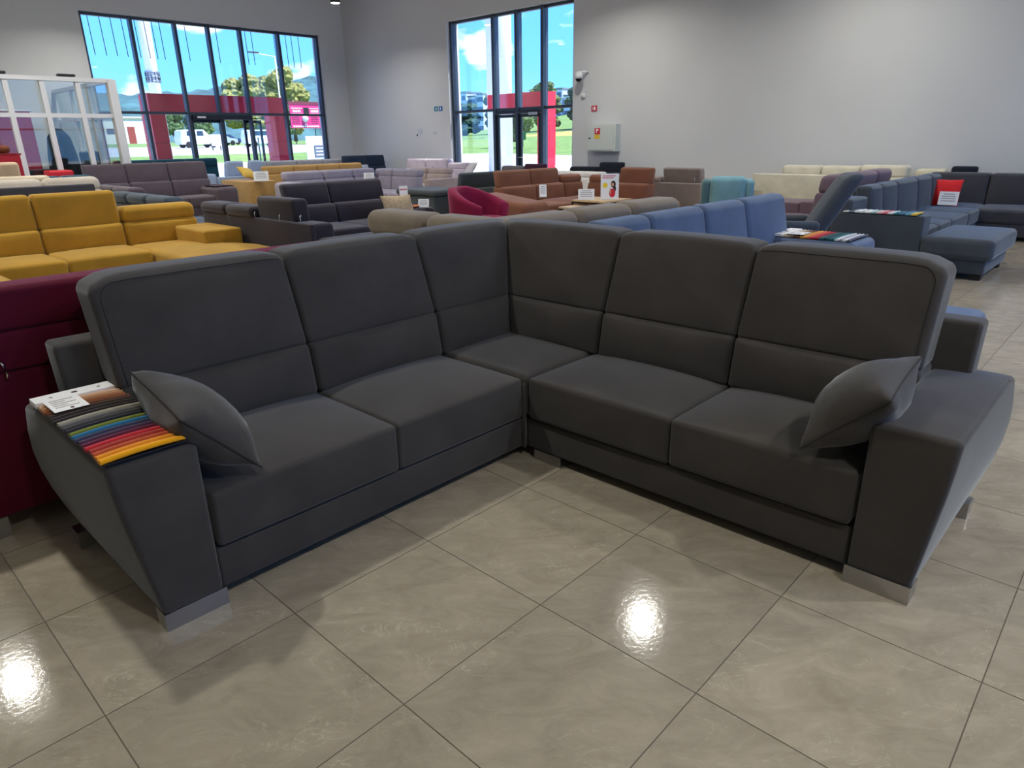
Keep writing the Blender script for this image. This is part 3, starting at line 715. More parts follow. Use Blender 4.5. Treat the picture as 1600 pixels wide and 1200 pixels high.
# blue sofa
t, m = sofa('blue', 'steel blue velvet sofa with four tall back cushions behind the right wing', (76, 91, 117), (4.9, 2.2, 0), sheen=.5, tint=(.7, .82, 1), var=.12)
row(t, m, 'S', [3.42, 3.97, 4.69, 5.35, 6.12], 1.75, 2.86, .44, .78, None, 'xxxx', bt=.24)
for (a, b) in ((3.42, 3.97), (3.97, 4.69), (4.69, 5.35), (5.35, 6.12)):
    rbox('back_cushion', t, m, (a+.004, 2.46, .42), (b-.004, 2.62, 1.045), .05, 3, 4, {'y-': .02}, lean_fn(1.0, .2))
armb(t, m, (5.74, 1.72, .06), (6.28, 2.45, .715), .06, k=3)
rbox('chaise_base', t, m, (4.1, .8, .06), (5.05, 1.75, .3), .03); rbox('chaise_cushion', t, m, (4.1, .70, .30), (5.22, 1.75, .45), .06, 3, 3)
# grey taupe sofa seen from the rear
t, m = sofa('greytaupe', 'grey taupe sofa seen from behind with one raised headrest, right of the brown sofa', (140, 126, 118), (12.4, 6.9, 0))
row(t, m, 'E', [6.45, 7.25, 7.9], -12.9, -11.95, .44, .68, .97, 'ud', headt=.2, roll=.12); back_panel(t, m, 'E', 6.4, 7.9, -11.9, .70)
armb(t, m, (11.95, 6.1, .06), (12.9, 6.42, .64), .06)
for b in (7.18, 6.53): tube('headrest_hinge', t, M_chrome, [(11.95, b, .82), (11.9, b, .8), (11.9, b, .70)], .008, 6)
# cream corner sofa
t, m = sofa('cream', 'cream sofa against the long right wall with a tall flat end panel', (212, 205, 184), (13.6, 5, 0))
back_panel(t, m, 'E', 4.3, 6.02, -13.2, .83, .12); row(t, m, 'W', [4.3, 5.0, 5.75], 13.3, 14.12, .44, .78, None, 'dd', roll=.18); row(t, m, 'W', [3.5, 4.3], 13.3, 14.12, .44, .78, None, 'd', roll=.2)
armb(t, m, (13.2, 5.75, .06), (14.2, 6.0, .56), .04)
t, m = sofa('cream2', 'cream sofa farther right along the wall, behind the grey blue one', (214, 206, 180), (13.9, 2.6, 0))
row(t, m, 'W', [2.95, 3.42], 13.75, 14.28, .44, .76, None, 'd', roll=.16)
t, m = sofa('blackwall', 'black sofa against the long right wall, one headrest showing above the grey blue sofa', (22, 26, 38), (13.9, 2.3, 0))
row(t, m, 'W', [2.1, 2.5, 2.9], 13.75, 14.28, .44, .74, .97, '-u')
# mauve sofa
t, m = sofa('mauve', 'mauve sofa with its back toward the grey blue sofa', (112, 92, 104), (11.2, 3.8, 0))
row(t, m, 'N', [9.75, 10.55, 11.35, 12.05], -4.25, -3.30, .44, .78, None, 'ddd', roll=.23, hr=.08)
armb(t, m, (10.2, 3.9, .06), (10.9, 4.62, .6), .03); armb(t, m, (10.2, 3.36, .06), (10.8, 3.9, .62), .03)
# grey blue U sofa at the right
t, m = sofa('greyblue', 'large grey blue U-shaped sofa with a chaise at the right edge of the photo', (64, 69, 77), (11, 2.2, 0), sheen=.4, tint=(.7, .85, 1))
row(t, m, 'S', [10.0, 10.66, 11.66, 12.45, 13.1], 2.05, 3.12, .44, .84, None, '----', bt=.26, lean=.1, k=3, m=3)
for (a, b) in ((9.1, 10.0),): rbox('seat_cushion', t, m, (a, 2.05, .22), (b, 3.0, .44), .045, 3, 3, {'z+': .02})
for (a, b) in ((9.55, 10.03), (10.03, 10.68), (10.68, 11.68), (11.68, 12.47), (12.47, 13.05)):
    rbox('back_cushion', t, m, (a+.004, 2.78, .43), (b-.004, 2.98, .90), .05, 3, 3, {'y-': .02}, lean_fn(.9, .12))
m2 = col_fab('graphite', (62, 62, 68))
row(t, m2, 'W', [-.6, 0, .95, 2.17, 3.02], 12.35, 13.62, .44, .90, None, '----', bt=.3, lean=.1, k=3, m=3)
armb(t, m, (8.7, 1.94, .06), (9.0, 2.92, .655), .025, k=3)
rbox('armrest', t, m, (8.72, 2.72, .06), (9.3, 3.1, .80), .04)
rbox('chaise_base', t, m, (8.74, 1.30, .07), (9.95, 1.94, .24), .02); rbox('chaise_cushion', t, m, (8.68, 1.24, .22), (10.05, 1.94, .445), .06, 3, 4, {'z+': .02})
for (a, b) in ((8.8, 1.33), (9.8, 1.33), (8.8, 1.8)): bx('leg', t, M_leg, (a, b, 0), (a+.13, b+.1, .075))
pillow('throw_pillow', 'bright red square pillow on the grey blue sofa at the right', col_fab('redpillow', (196, 30, 36)), (12.74, 2.82, .83), (12.74, 2.40, .83), (12.52, 2.38, .43), .16, welt=False)
# dark navy sofa and maroon sofa near the double door
t, m = sofa('navywall', 'black navy sofa along the right wall, one headrest raised', (22, 26, 38), (13.7, 9.9, 0))
row(t, m, 'W', [8.95, 9.65, 10.35, 11.2], 13.2, 14.25, .44, .74, .97, 'dud', roll=.12)
t, m = sofa('maroon', 'dark maroon and grey sofa in front of the double door', (64, 28, 46), (13.2, 12.2, 0))
row(t, m, 'W', [11.6, 12.3], 12.7, 13.7, .44, .74, .93, 'u')
m3 = col_fab('stonegrey', (112, 106, 104)); row(t, m3, 'W', [12.3, 12.95], 12.6, 13.6, .44, .74, .92, 'd', roll=.14)
t, m = sofa('whitelow', 'off-white low sofa between the brown sofa and the black navy one', (205, 200, 196), (12.6, 10.2, 0))
row(t, m, 'W', [9.2, 10.1, 11.0], 11.9, 12.85, .44, .7, None, 'dd', roll=.12)
# ---------------------------------------------------------------- chairs, tables
def tub_chair():
    t, m = sofa('tub', 'burgundy tub armchair standing before the brown sofa', (122, 16, 56), (7.3, 7.5, 0), cat='armchair', name='tub_armchair', sheen=.3, tint=(1, .4, .6))
    cx, cy, R0, R1 = 7.3, 7.5, .33, .46; fa = math.atan2(-.95, .28)
    V, F = [], []; n = 28; half = math.radians(122)
    for i in range(n+1):
        u = 2*i/n-1; th = fa+math.pi+u*half; s = abs(u)
        zt = .87-.25*max(0, (s-.22)/.78)**1.3; w = 1+.06*s
        c, sn = math.cos(th), math.sin(th)
        prof = [(R1*.92, .07), (R1*.99, .3), (R1*1.02*w, zt-.06), (R1*1.0*w, zt-.012), ((R0+R1)/2*w, zt), (R0*1.02*w, zt-.02), (R0*w, zt-.09), (R0*.97, .3), (R0*.95, .07)]
        for (r, z) in prof: V.append((cx+r*c, cy+r*sn, z))
    P = 9
    for i in range(n):
        for j in range(P): F.append((i*P+j, i*P+(j+1) % P, (i+1)*P+(j+1) % P, (i+1)*P+j))
    F.append(tuple(range(P))); F.append(tuple(n*P+j for j in range(P)))
    o = mesh_obj('shell', V, F, m, t, True); fixn(o)
    lathe('seat_cushion', t, m, [(.30, .22), (.335, .26), (.335, .40), (.30, .44), (.1, .455)], (cx+.05*math.cos(fa), cy+.05*math.sin(fa), 0), 24)
    a = Vector((math.cos(fa), math.sin(fa), 0)); b = Vector((-a.y, a.x, 0)); c = Vector((cx, cy, 0))
    V = []
    for z in (.08, .40):
        for (p, q) in ((.02, -.27), (.44, -.27), (.44, .27), (.02, .27)): V.append(tuple(c+a*p+b*q+Vector((0, 0, z))))
    o = mesh_obj('front_rail', V, [(0, 3, 2, 1), (4, 5, 6, 7), (0, 1, 5, 4), (1, 2, 6, 5), (2, 3, 7, 6), (3, 0, 4, 7)], m, t); fixn(o)
    for k in range(4):
        th = fa+math.pi/4+k*math.pi/2; lathe('leg', t, M_leg, [(.015, 0), (.022, .085)], (cx+.36*math.cos(th), cy+.36*math.sin(th), 0), 8)
tub_chair()
M_oak = plain('light_oak', (196, 170, 132), .5, noise=.12, nscale=14)
M_frame = plain('black_steel', (26, 26, 28), .45, .6)
def table(label, x0, y0, x1, y1, z):
    t = thing('side_table', label, 'table', ((x0+x1)/2, (y0+y1)/2, 0), 'nesting tables by the brown sofa')
    bx('tabletop', t, M_oak, (x0, y0, z-.025), (x1, y1, z))
    multi_box('frame', t, M_frame, [((x0, y0, z-.05), (x1, y0+.025, z-.025)), ((x0, y1-.025, z-.05), (x1, y1, z-.025)), ((x0, y0+.025, z-.05), (x0+.025, y1-.025, z-.025)), ((x1-.025, y0+.025, z-.05), (x1, y1-.025, z-.025))])
    for a in (x0, x1-.025):
        for b in (y0, y1-.025): bx('leg', t, M_frame, (a, b, 0), (a+.025, b+.025, z-.05))
table('taller oak topped nesting table with black steel legs carrying the poster, before the brown sofa', 9.0, 6.45, 9.72, 7.12, .585)
table('lower oak topped nesting table tucked under the taller one', 8.62, 6.49, 9.15, 7.08, .505)
def card(label, p, right, w, h, tilt=.15, name='price_card', lines=4):
    """small white card standing on p, leaning back; right = horizontal direction across it"""
    R = Vector(right).normalized(); back = Vector((0, 0, 1)).cross(R); U = (Vector((0, 0, 1))+back*tilt).normalized(); Nn = R.cross(U); p = Vector(p)
    t = thing(name, label, 'card', tuple(p), 'white price cards on the sofas and table' if name == 'price_card' else None)
    def quadbox(nm, mat, a0, a1, b0, b1, n0, n1, par):
        V = [tuple(p+R*a+U*b+Nn*c) for c in (n0, n1) for (a, b) in ((a0, b0), (a1, b0), (a1, b1), (a0, b1))]
        o = mesh_obj(nm, V, [(0, 3, 2, 1), (4, 5, 6, 7), (0, 1, 5, 4), (1, 2, 6, 5), (2, 3, 7, 6), (3, 0, 4, 7)], mat, par); fixn(o); return o
    quadbox('card_sheet', M_paper, -w/2, w/2, 0, h, -.002, .002, t)
    for i in range(lines):
        z = h*(.82-.17*i); ww = w*(.36 if i else .28)
        quadbox('print_line', M_ink, -ww, ww, z-h*.025, z+h*.025, .002, .003, t)
    quadbox('stand_foot', M_paper, -w/2, w/2, 0, .004, -.05, -.002, t)
    return t, quadbox, R, U, Nn
card('white price card standing on the taller nesting table, left of the poster', (9.1, 6.9, .587), (.62, -.78, 0), .26, .17)
t, qb, R, U, Nn = card('white advertising sheet with a yellow dot and printed woman, on the taller nesting table', (9.35, 6.62, .587), (.68, -.73, 0), .29, .40, .1, 'poster_stand', 0)
M_skin = plain('print_skin', (214, 160, 128), .8); M_hair = plain('print_hair', (40, 26, 22), .8); M_yel = plain('print_yellow', (236, 208, 40), .8)
qb('print_line', plain('print_pink', (206, 120, 130), .8), -.12, .09, .355, .372, .002, .003, t); qb('print_line', plain('print_pink', (206, 120, 130), .8), -.12, .06, .325, .342, .002, .003, t)
def disc(nm, mat, cx, cz, rx, rz, dep, n=14):
    P = thing_p = Vector(WP[t.name]); V = [tuple(P+R*(cx+rx*math.cos(2*math.pi*k/n))+U*(cz+rz*math.sin(2*math.pi*k/n))+Nn*dep) for k in range(n)]
    o = mesh_obj(nm, V, [tuple(range(n))], mat, t); return o
disc('yellow_dot', M_yel, -.075, .22, .04, .04, .0032)
disc('printed_hair', M_hair, .055, .235, .04, .055, .0034); disc('printed_hair', M_hair, .078, .165, .022, .05, .0033)
disc('printed_face', M_skin, .045, .23, .02, .03, .004); disc('printed_dress', M_red, .04, .10, .05, .07, .0036); disc('printed_arm', M_skin, .01, .13, .012, .05, .0042)
card('white price card on the back of the light grey sofa', (9.9, 13.9, .66), (.7, -.7, 0), .24, .18)
card('white price card leaning by the mustard sofa arm', (8.25, 15.9, .685), (.9, -.4, 0), .34, .22)
card('white price card hung on the arm of the brown sofa', (8.85, 7.6, .62), (.75, -.66, 0), .12, .2, .3)
card('white price card leaning on the red pillow', (12.4, 2.50, .47), (.05, -1, 0), .26, .2, .2)
card('white price card on the dark plum sofa arm, below the samples', (6.62, 8.0, .605), (.6, -.8, 0), .16, .12, .3)
t, qb, R, U, Nn = card('narrow white leaflet standing on the dark plum sofa, beside the beige pillow', (6.35, 8.1, .62), (.8, -.6, 0), .12, .30, .12, 'leaflet_stand', 0)
qb('print_block', plain('print_pink', (206, 120, 130), .8), -.05, .05, .24, .26, .002, .003, t); qb('print_block', M_yel, -.04, .0, .12, .16, .002, .003, t); qb('print_block', M_hair, .01, .05, .05, .14, .002, .003, t)
pillow('throw_pillow', 'beige mottled square pillow on the right end of the dark plum sofa', fabric('pattern_sand', (176, 156, 128), var=.2, patch=30), (6.0, 8.2, .80), (6.42, 8.05, .80), (6.45, 7.95, .45), .16, welt=False)
DK = [(70, 42, 32), (96, 52, 34), (120, 66, 40), (46, 44, 48), (92, 84, 84), (140, 128, 120)]
sample_book('leather sample fan lying on the dark plum sofa right arm', (6.5, 8.05, .61), (1, 0), (0, 1), .28, .45, [(186, 106, 50), (150, 84, 48), (90, 50, 34), (60, 40, 34)], hdr=False, rstrip=.006)
sample_book('dark fabric samples lying on the right arm of the purple grey sofa', (6.9, 15.3, .645), (1, 0), (0, 1), .36, .7, [(40, 42, 56), (120, 76, 70), (60, 60, 70), (130, 120, 130), (44, 40, 46), (70, 50, 56), (30, 32, 40)], hdr=False)
MULTI = [(90, 94, 108), (214, 212, 214), (150, 152, 160), (222, 224, 226), (40, 108, 110), (18, 84, 88), (24, 64, 66), (26, 96, 100), (150, 22, 40), (176, 40, 56), (206, 80, 70), (206, 128, 60), (214, 160, 70), (120, 70, 40), (92, 62, 44), (150, 128, 104), (190, 170, 140), (210, 196, 170)]
sample_book('fabric sample book of many coloured strips on the blue sofa arm', (5.79, 1.78, .716), (1, 0), (0, 1), .44, .655, MULTI, header=.11, rstrip=.009)
PAST = [(214, 178, 60), (90, 150, 170), (60, 96, 130), (40, 120, 130), (210, 214, 216), (206, 110, 116), (226, 180, 176), (150, 190, 186), (226, 228, 228), (200, 206, 210), (230, 232, 232), (120, 130, 140), (224, 226, 226)]
sample_book('row of pastel fabric samples on the near arm of the grey blue sofa', (8.7, 2.02, .654), (1, 0), (0, 1), .28, .78, PAST, hdr=False, rstrip=.010)
# recliners
def recliner_dark():
    t, m = sofa('reclinergrey', 'dark grey high-back recliner armchair with padded arms, leaning back left of the grey blue sofa', (58, 66, 78), (7.9, 3.1, 0), cat='armchair', name='recliner_armchair')
    def rot(V):
        # chair local: x = across, y = back, z up; it faces the far corner of the room
        a = math.radians(-150); c = np.array([7.9, 3.15, 0]); x, y = V[:, 0].copy(), V[:, 1].copy()
        return np.stack([x*math.cos(a)-y*math.sin(a), x*math.sin(a)+y*math.cos(a), V[:, 2]], 1)+c
    def ln(V):
        V[:, 1] += (V[:, 2]-.42)*.55; return rot(V)
    rbox('backrest', t, m, (-.27, .16, .38), (.27, .34, 1.12), .07, 3, 4, {'y-': .03}, ln)
    rbox('seat_cushion', t, m, (-.27, -.34, .30), (.27, .26, .46), .06, 3, 3, {'z+': .02}, rot)
    rbox('base', t, m, (-.30, -.30, .10), (.30, .25, .32), .03, 2, 2, None, rot)
    for s in (-1, 1): rbox('armrest', t, m, (s*.33-.065, -.38, .52), (s*.33+.065, .30, .64), .055, 3, 3, None, rot); rbox('arm_support', t, m, (s*.33-.04, -.2, .1), (s*.33+.04, .2, .54), .02, 2, 2, None, rot)
    lathe('swivel_foot', t, M_frame, [(.28, 0), (.28, .02), (.06, .04), (.05, .12)], (7.9, 3.15, 0), 20)
recliner_dark()
def recliner_teal():
    t, m = sofa('reclinerteal', 'light teal wing recliner armchair seen from behind, left of the cream sofa', (122, 164, 174), (8.9, 4.2, 0), cat='armchair', name='recliner_armchair')
    def T(V):
        a = math.radians(-62); x, y = V[:, 0].copy(), V[:, 1].copy()
        return np.stack([8.95+x*math.cos(a)-y*math.sin(a), 4.42+x*math.sin(a)+y*math.cos(a), V[:, 2]], 1)
    def ln(V): V[:, 1] -= (V[:, 2]-.5)*.22; return T(V)
    rbox('backrest', t, m, (-.23, -.30, .40), (.23, -.12, 1.03), .07, 3, 4, {'y-': .02}, ln)
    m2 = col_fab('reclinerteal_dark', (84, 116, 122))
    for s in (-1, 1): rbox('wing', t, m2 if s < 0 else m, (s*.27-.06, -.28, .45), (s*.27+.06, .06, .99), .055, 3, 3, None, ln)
    rbox('seat_cushion', t, m, (-.27, -.15, .28), (.27, .4, .46), .06, 3, 3, None, T); rbox('base', t, m, (-.32, -.28, .08), (.32, .36, .3), .03, 2, 2, None, T)
    for s in (-1, 1): rbox('armrest', t, m, (s*.36-.07, -.2, .1), (s*.36+.07, .38, .62), .06, 3, 3, None, T)
    pts = T(ln(np.array([(x, -.332, .8-.12*(1-(x/.24)**2)) for x in np.linspace(-.24, .24, 9)], float)*1.0)*1.0) if False else None
    for a in (-.3, .2):
        for b in (-.25, .3): o = rbox('leg', t, M_leg, (a, b, 0), (a+.06, b+.06, .085), .005, 1, 1, None, T, smooth=False)
recliner_teal()
# ---------------------------------------------------------------- glass office at the left
def office():
    t = thing('office_partition', 'white framed glass office partition at the left before the shopfront', 'partition', (4, 17, 0))
    xs = [.4, 1.06, 1.72, 2.4, 3.06, 3.80, 4.42, 5.06, 5.70]
    for x in xs: bx('post', t, M_white, (x-.045, 16.96, 0), (x+.045, 17.06, 2.80))
    bx('post', t, M_white, (5.62, 16.9, 0), (5.78, 17.08, 2.84))
    bx('top_rail', t, M_white, (.35, 16.94, 2.78), (5.74, 17.08, 2.86)); bx('mid_rail', t, M_white, (.40, 16.965, 2.09), (5.66, 17.055, 2.17)); bx('bottom_rail', t, M_white, (.4, 16.965, .0), (5.66, 17.055, .1))
    for i in range(len(xs)-1):
        bx('pane', t, M_glass, (xs[i]+.045, 17.0, .1), (xs[i+1]-.045, 17.012, 2.09)); bx('pane', t, M_glass, (xs[i]+.045, 17.0, 2.17), (xs[i+1]-.045, 17.012, 2.78))
    ys = [17.08, 18.4, 19.7, 20.95]
    for i in range(3):
        bx('pane', t, M_glass, (5.69, ys[i]+.04, .1), (5.702, ys[i+1]-.04, 2.09)); bx('pane', t, M_glass, (5.69, ys[i]+.04, 2.17), (5.702, ys[i+1]-.04, 2.78))
        if i: bx('post', t, M_white, (5.65, ys[i]-.04, 0), (5.74, ys[i]+.04, 2.8))
    bx('side_rail', t, M_white, (5.65, 17.08, 2.78), (5.74, 20.95, 2.86)); bx('side_rail', t, M_white, (5.65, 17.08, 2.09), (5.74, 20.95, 2.17))
    for x in (3.55, 4.75): rbox('rail_lamp', t, M_lampbody, (x-.02, 16.93, 2.87), (x+.3, 17.08, 2.92), .02)
office()
t = thing('desk', 'dark desk inside the glass office at the left', 'desk', (3.6, 19, 0))
bx('desktop', t, plain('desk_dark', (40, 46, 56), .5), (2.6, 18.4, 1.0), (4.9, 19.2, 1.05)); bx('front_panel', t, plain('desk_dark', (40, 46, 56), .5), (2.6, 18.4, 0), (4.9, 18.45, 1.0))
for x in (2.62, 4.8): bx('leg', t, M_leg, (x, 19.1, 0), (x+.06, 19.18, 1.0))
t = thing('coat', 'black coat hung over a chair back inside the glass office', 'coat', (4.75, 17.9, 0))
lathe('hanging_coat', t, plain('black_cloth', (16, 20, 28), .9), [(.32, .55), (.31, 1.0), (.28, 1.35), (.22, 1.72), (.10, 1.88), (.02, 1.9)], (4.75, 17.9, 0), 16)
lathe('stand', t, M_leg, [(.25, 0), (.25, .02), (.03, .04), (.03, .6)], (4.75, 17.9, 0), 12)
t = thing('office_chair', 'dark swivel chair beside the black coat in the office', 'chair', (5.3, 18, 0))
rbox('backrest', t, M_black, (5.1, 17.95, .75), (5.5, 18.05, 1.42), .05); rbox('seat', t, M_black, (5.08, 17.5, .5), (5.52, 17.95, .6), .04); lathe('stem', t, M_black, [(.26, 0), (.25, .03), (.04, .08), (.04, .5)], (5.3, 17.75, 0), 10)
t = thing('red_banner', 'red advertising banner hanging inside the glass office at the left edge', 'banner', (3.5, 20.7, .2))
bx('cloth', t, plain('banner_red', (150, 24, 50), .8), (3.2, 20.72, .3), (5.0, 20.74, 2.35)); tube('rod', t, M_white, [(3.15, 20.73, 2.36), (5.05, 20.73, 2.36)], .02)
for x in (3.3, 4.9): tube('stand_leg', t, M_white, [(x, 20.76, 0), (x, 20.76, 2.36)], .02)
t = thing('display_box', 'bright red display box holding rolled fabric, at the left edge of the photo', 'box', (2.7, 15.2, 0))
bx('box_body', t, M_red, (2.1, 15.1, 0), (3.34, 15.75, 1.40)); bx('rim', t, plain('deep_red', (150, 14, 34), .6), (2.08, 15.08, 1.40), (3.36, 15.77, 1.43))
for i in range(5):
    x = 2.35+i*.2; o = tube('fabric_roll', None, fabric('roll_%d' % (i % 3), [(206, 172, 130), (120, 66, 40), (188, 140, 96)][i % 3]), [(x, 15.1, 1.50), (x, 15.7, 1.50)], .068, 12)
    tag(o, None, 'fabric roll', 'rolled fabrics on the red box'); o['label'] = ['pale beige', 'brown', 'tan', 'pale beige', 'brown'][i]+' fabric roll lying on the red display box, '+['leftmost', 'second from left', 'middle', 'second from right', 'rightmost'][i]+' of the row'
t = thing('red_stool', 'small low red upholstered stool top in front of the glass office', 'stool', (4.3, 16.4, 0))
rbox('seat', t, M_red, (4.05, 16.45, .9), (4.5, 16.85, 1.08), .04); 
for a in (4.08, 4.42):
    for b in (16.48, 16.77): bx('leg', t, M_leg, (a, b, 0), (a+.05, b+.05, .91))
# ---------------------------------------------------------------- things on the right wall
def wallbox(name, label, cat, mat, y0, y1, z0, z1, d):
    o = rbox(name, None, mat, (D2-d, y0, z0), (D2-.001, y1, z1), .008, 1, 1, smooth=False); tag(o, label, cat); return o
WS = D2/14.2
def wy(v): return v*WS
def wz(v): return CAM_H+(v-CAM_H)*WS
M_cab = plain('cabinet_enamel', (206, 212, 206), .4)
t = thing('hydrant_cabinet', 'pale metal fire hydrant cabinet on the right wall with a red sticker', 'cabinet', (D2, wy(10.2), wz(1.2)))
bx('body', t, M_cab, (D2-.2, wy(9.80), wz(1.22)), (D2-.001, wy(10.63), wz(1.82))); dr = bx('door', t, M_cab, (D2-.212, wy(9.86), wz(1.25)), (D2-.2, wy(10.60), wz(1.79)))
bx('sticker', t, M_red, (D2-.214, wy(10.24), wz(1.60)), (D2-.212, wy(10.40), wz(1.74))); bx('sticker', t, plain('sticker_yellow', (236, 196, 40), .6), (D2-.214, wy(10.25), wz(1.5)), (D2-.212, wy(10.40), wz(1.59)))
bx('pictogram', t, M_paper, (D2-.2155, wy(10.29), wz(1.68)), (D2-.214, wy(10.36), wz(1.72))); bx('pictogram', t, M_paper, (D2-.2155, wy(10.335), wz(1.63)), (D2-.214, wy(10.36), wz(1.68)))
bx('latch', t, M_black, (D2-.22, wy(10.52), wz(1.50)), (D2-.212, wy(10.57), wz(1.53)))
t = thing('fire_sign', 'small red fire extinguisher sign on the right wall above the cabinet', 'sign', (D2, wy(10.6), wz(2.18)))
bx('plate', t, M_red, (D2-.01, wy(10.50), wz(2.12)), (D2-.001, wy(10.66), wz(2.25))); lathe('pictogram', t, M_paper, [(.025, 0), (.03, .05), (.012, .075), (.012, .09)], (D2-.012, wy(10.56), wz(2.14)), 8); bx('pictogram', t, M_paper, (D2-.012, wy(10.61), wz(2.15)), (D2-.01, wy(10.625), wz(2.23)))
t = thing('dome_camera', 'white dome security camera on a wall bracket right of the glazed bay', 'camera', (D2, wy(10.9), wz(2.93)))
tube('bracket', t, M_white, [(D2, wy(10.78), wz(3.0)), (D2-.12, wy(10.85), wz(3.0)), (D2-.22, wy(10.9), wz(2.97))], .03); lathe('housing', t, M_white, [(.03, .1), (.09, .06), (.1, 0), (.1, -.06)][::-1], (D2-.22, wy(10.9), wz(2.91)), 16); lathe('dome', t, M_black, [(.01, -.14), (.06, -.11), (.08, -.06)], (D2-.22, wy(10.9), wz(2.91)), 14)
t = thing('motion_sensor', 'small white motion sensor on the right wall below the camera', 'sensor', (D2, wy(10.9), wz(2.48)))
rbox('housing', t, M_white, (D2-.06, wy(10.85), wz(2.43)), (D2, wy(10.95), wz(2.54)), .02); bx('lens', t, plain('sensor_lens', (180, 184, 190), .3), (D2-.064, wy(10.87), wz(2.445)), (D2-.06, wy(10.93), wz(2.48)))
t = thing('exit_sign', 'pair of small blue and green escape signs on the right wall left of the bay', 'sign', (D2, wy(16.2), wz(2.39)))
M_blue = plain('sign_blue', (30, 96, 170), .5)
bx('plate', t, M_blue, (D2-.012, wy(16.04), wz(2.33)), (D2-.001, wy(16.19), wz(2.46))); bx('plate', t, plain('sign_teal', (70, 140, 160), .5), (D2-.012, wy(16.24), wz(2.33)), (D2-.001, wy(16.40), wz(2.46)))
bx('pictogram', t, M_paper, (D2-.014, wy(16.10), wz(2.36)), (D2-.012, wy(16.14), wz(2.43))); bx('pictogram', t, M_paper, (D2-.014, wy(16.29), wz(2.36)), (D2-.012, wy(16.32), wz(2.42)))
wallbox('wall_socket', 'small dark wall socket on the right wall left of the glazed bay', 'socket', plain('socket_dark', (70, 74, 84), .5), wy(17.22), wy(17.27), wz(1.66), wz(1.71), .02)
wallbox('wall_plate', 'white cover plate on the right wall near the bay, beside the socket', 'plate', plain('plate_grey', (196, 200, 206), .5), wy(16.36), wy(16.5), wz(1.70), wz(1.78), .015)
wallbox('wall_plate', 'pale square cover plate on the right wall around the small socket', 'plate', plain('plate_grey', (196, 200, 206), .5), wy(17.0), wy(17.2), wz(1.72), wz(1.86), .012)
# ---------------------------------------------------------------- outdoors
def gh(x, y):
    n = .0245*max(0, min(y, 82)-22)+.004*max(0, y-82); e = .0104*max(0, x-20)+.055*max(0, min(x, 400)-55)*(1 if y < 400 else .2)
    k = 1/(1+math.exp(-(x-y*1.0-20)/30)) if max(x, y) > 30 else .5
    return max(n, 0)*(1-k)+e*k-.12
def ground(name, mat, xs, ys, kind='structure', dz=0.0):
    V = [(x, y, gh(x, y)+dz) for y in ys for x in xs]; nx = len(xs)
    F = [(j*nx+i, j*nx+i+1, (j+1)*nx+i+1, (j+1)*nx+i) for j in range(len(ys)-1) for i in range(nx-1)]
    o = mesh_obj(name, V, F, mat, None, True, loc=(0, 0, 0)); o['kind'] = kind; return o
M_pave = plain('pale_paving', (196, 192, 184), .9, noise=.08, nscale=.3)
M_asph = plain('pale_asphalt', (178, 176, 172), .9, noise=.1, nscale=.2)  # pale grey asphalt with slight random variation
M_grass = plain('grass', (112, 138, 62), .95, noise=.35, nscale=1.2)
M_field = plain('ripe_corn_field', (186, 160, 80), .95, noise=.3, nscale=.5)
M_for = plain('haze_tinted_forest', (64, 98, 100), 1.0, noise=.5, nscale=.06)  # forest green with a mild blue haze tint mixed into the colour
LN = lambda a, b, n: list(np.linspace(a, b, n))
ground('ground', M_pave, LN(-60, 46, 30), [-60, -30, -12, 0, 21.4, 25, 35, 46])
ground('lawn', M_grass, LN(-60, 56, 30), LN(46, 60, 6))
ground('road', M_asph, LN(-60, 56, 30), LN(60, 92, 8))
ground('meadow', M_grass, LN(-100, 900, 50), LN(92, 620, 24))
ground('verge', M_grass, LN(46, 92, 12), LN(-60, 46, 12))
ground('field_edge', M_grass, LN(56, 92, 8), LN(46, 92, 8)); ground('corn_field', M_field, LN(92, 140, 8), LN(-60, 92, 12)); ground('hill_slope', M_grass, LN(140, 900, 20), LN(-200, 175, 12))
def ridge(name, label, pts, depth, dirv, mat):
    """forested hill: crest points (x, y, z), sloping toward us and away along dirv"""
    V, F = [], []; rnd = random.Random(5); n = 8; D = Vector(dirv)
    P = []
    for i in range(len(pts)-1):
        a, b = Vector(pts[i]), Vector(pts[i+1])
        for k in range(10): P.append(a.lerp(b, k/10))
    P.append(Vector(pts[-1]))
    for p in P:
        cz = p.z*(1+rnd.uniform(-.035, .035))
        for j in range(n+1):
            u = j/n*2-1; q = p+D*(depth*u); z = cz*(1-u*u)**.8*(1+rnd.uniform(-.05, .05)*(1-abs(u)))
            V.append((q.x, q.y, z-.5))
    for i in range(len(P)-1):
        for j in range(n): F.append((i*(n+1)+j, (i+1)*(n+1)+j, (i+1)*(n+1)+j+1, i*(n+1)+j+1))
    o = mesh_obj(name, V, F, mat, None, True); fixn(o); tag(o, label, 'hill'); return o
ridge('hill', 'long low forested hill on the horizon beyond the left shopfront', [(60, 620, 26), (150, 600, 36), (200, 600, 38), (267, 600, 42), (306, 600, 47), (350, 600, 53), (380, 600, 57), (470, 600, 52), (600, 620, 40)], 150, (0, 1, 0), M_for)
ridge('hill', 'forested hill behind the apartment blocks beyond the right glazed bay', [(700, 900, 30), (640, 640, 48), (640, 500, 52), (640, 400, 50), (640, 250, 44)], 130, (1, 0, 0), M_for)
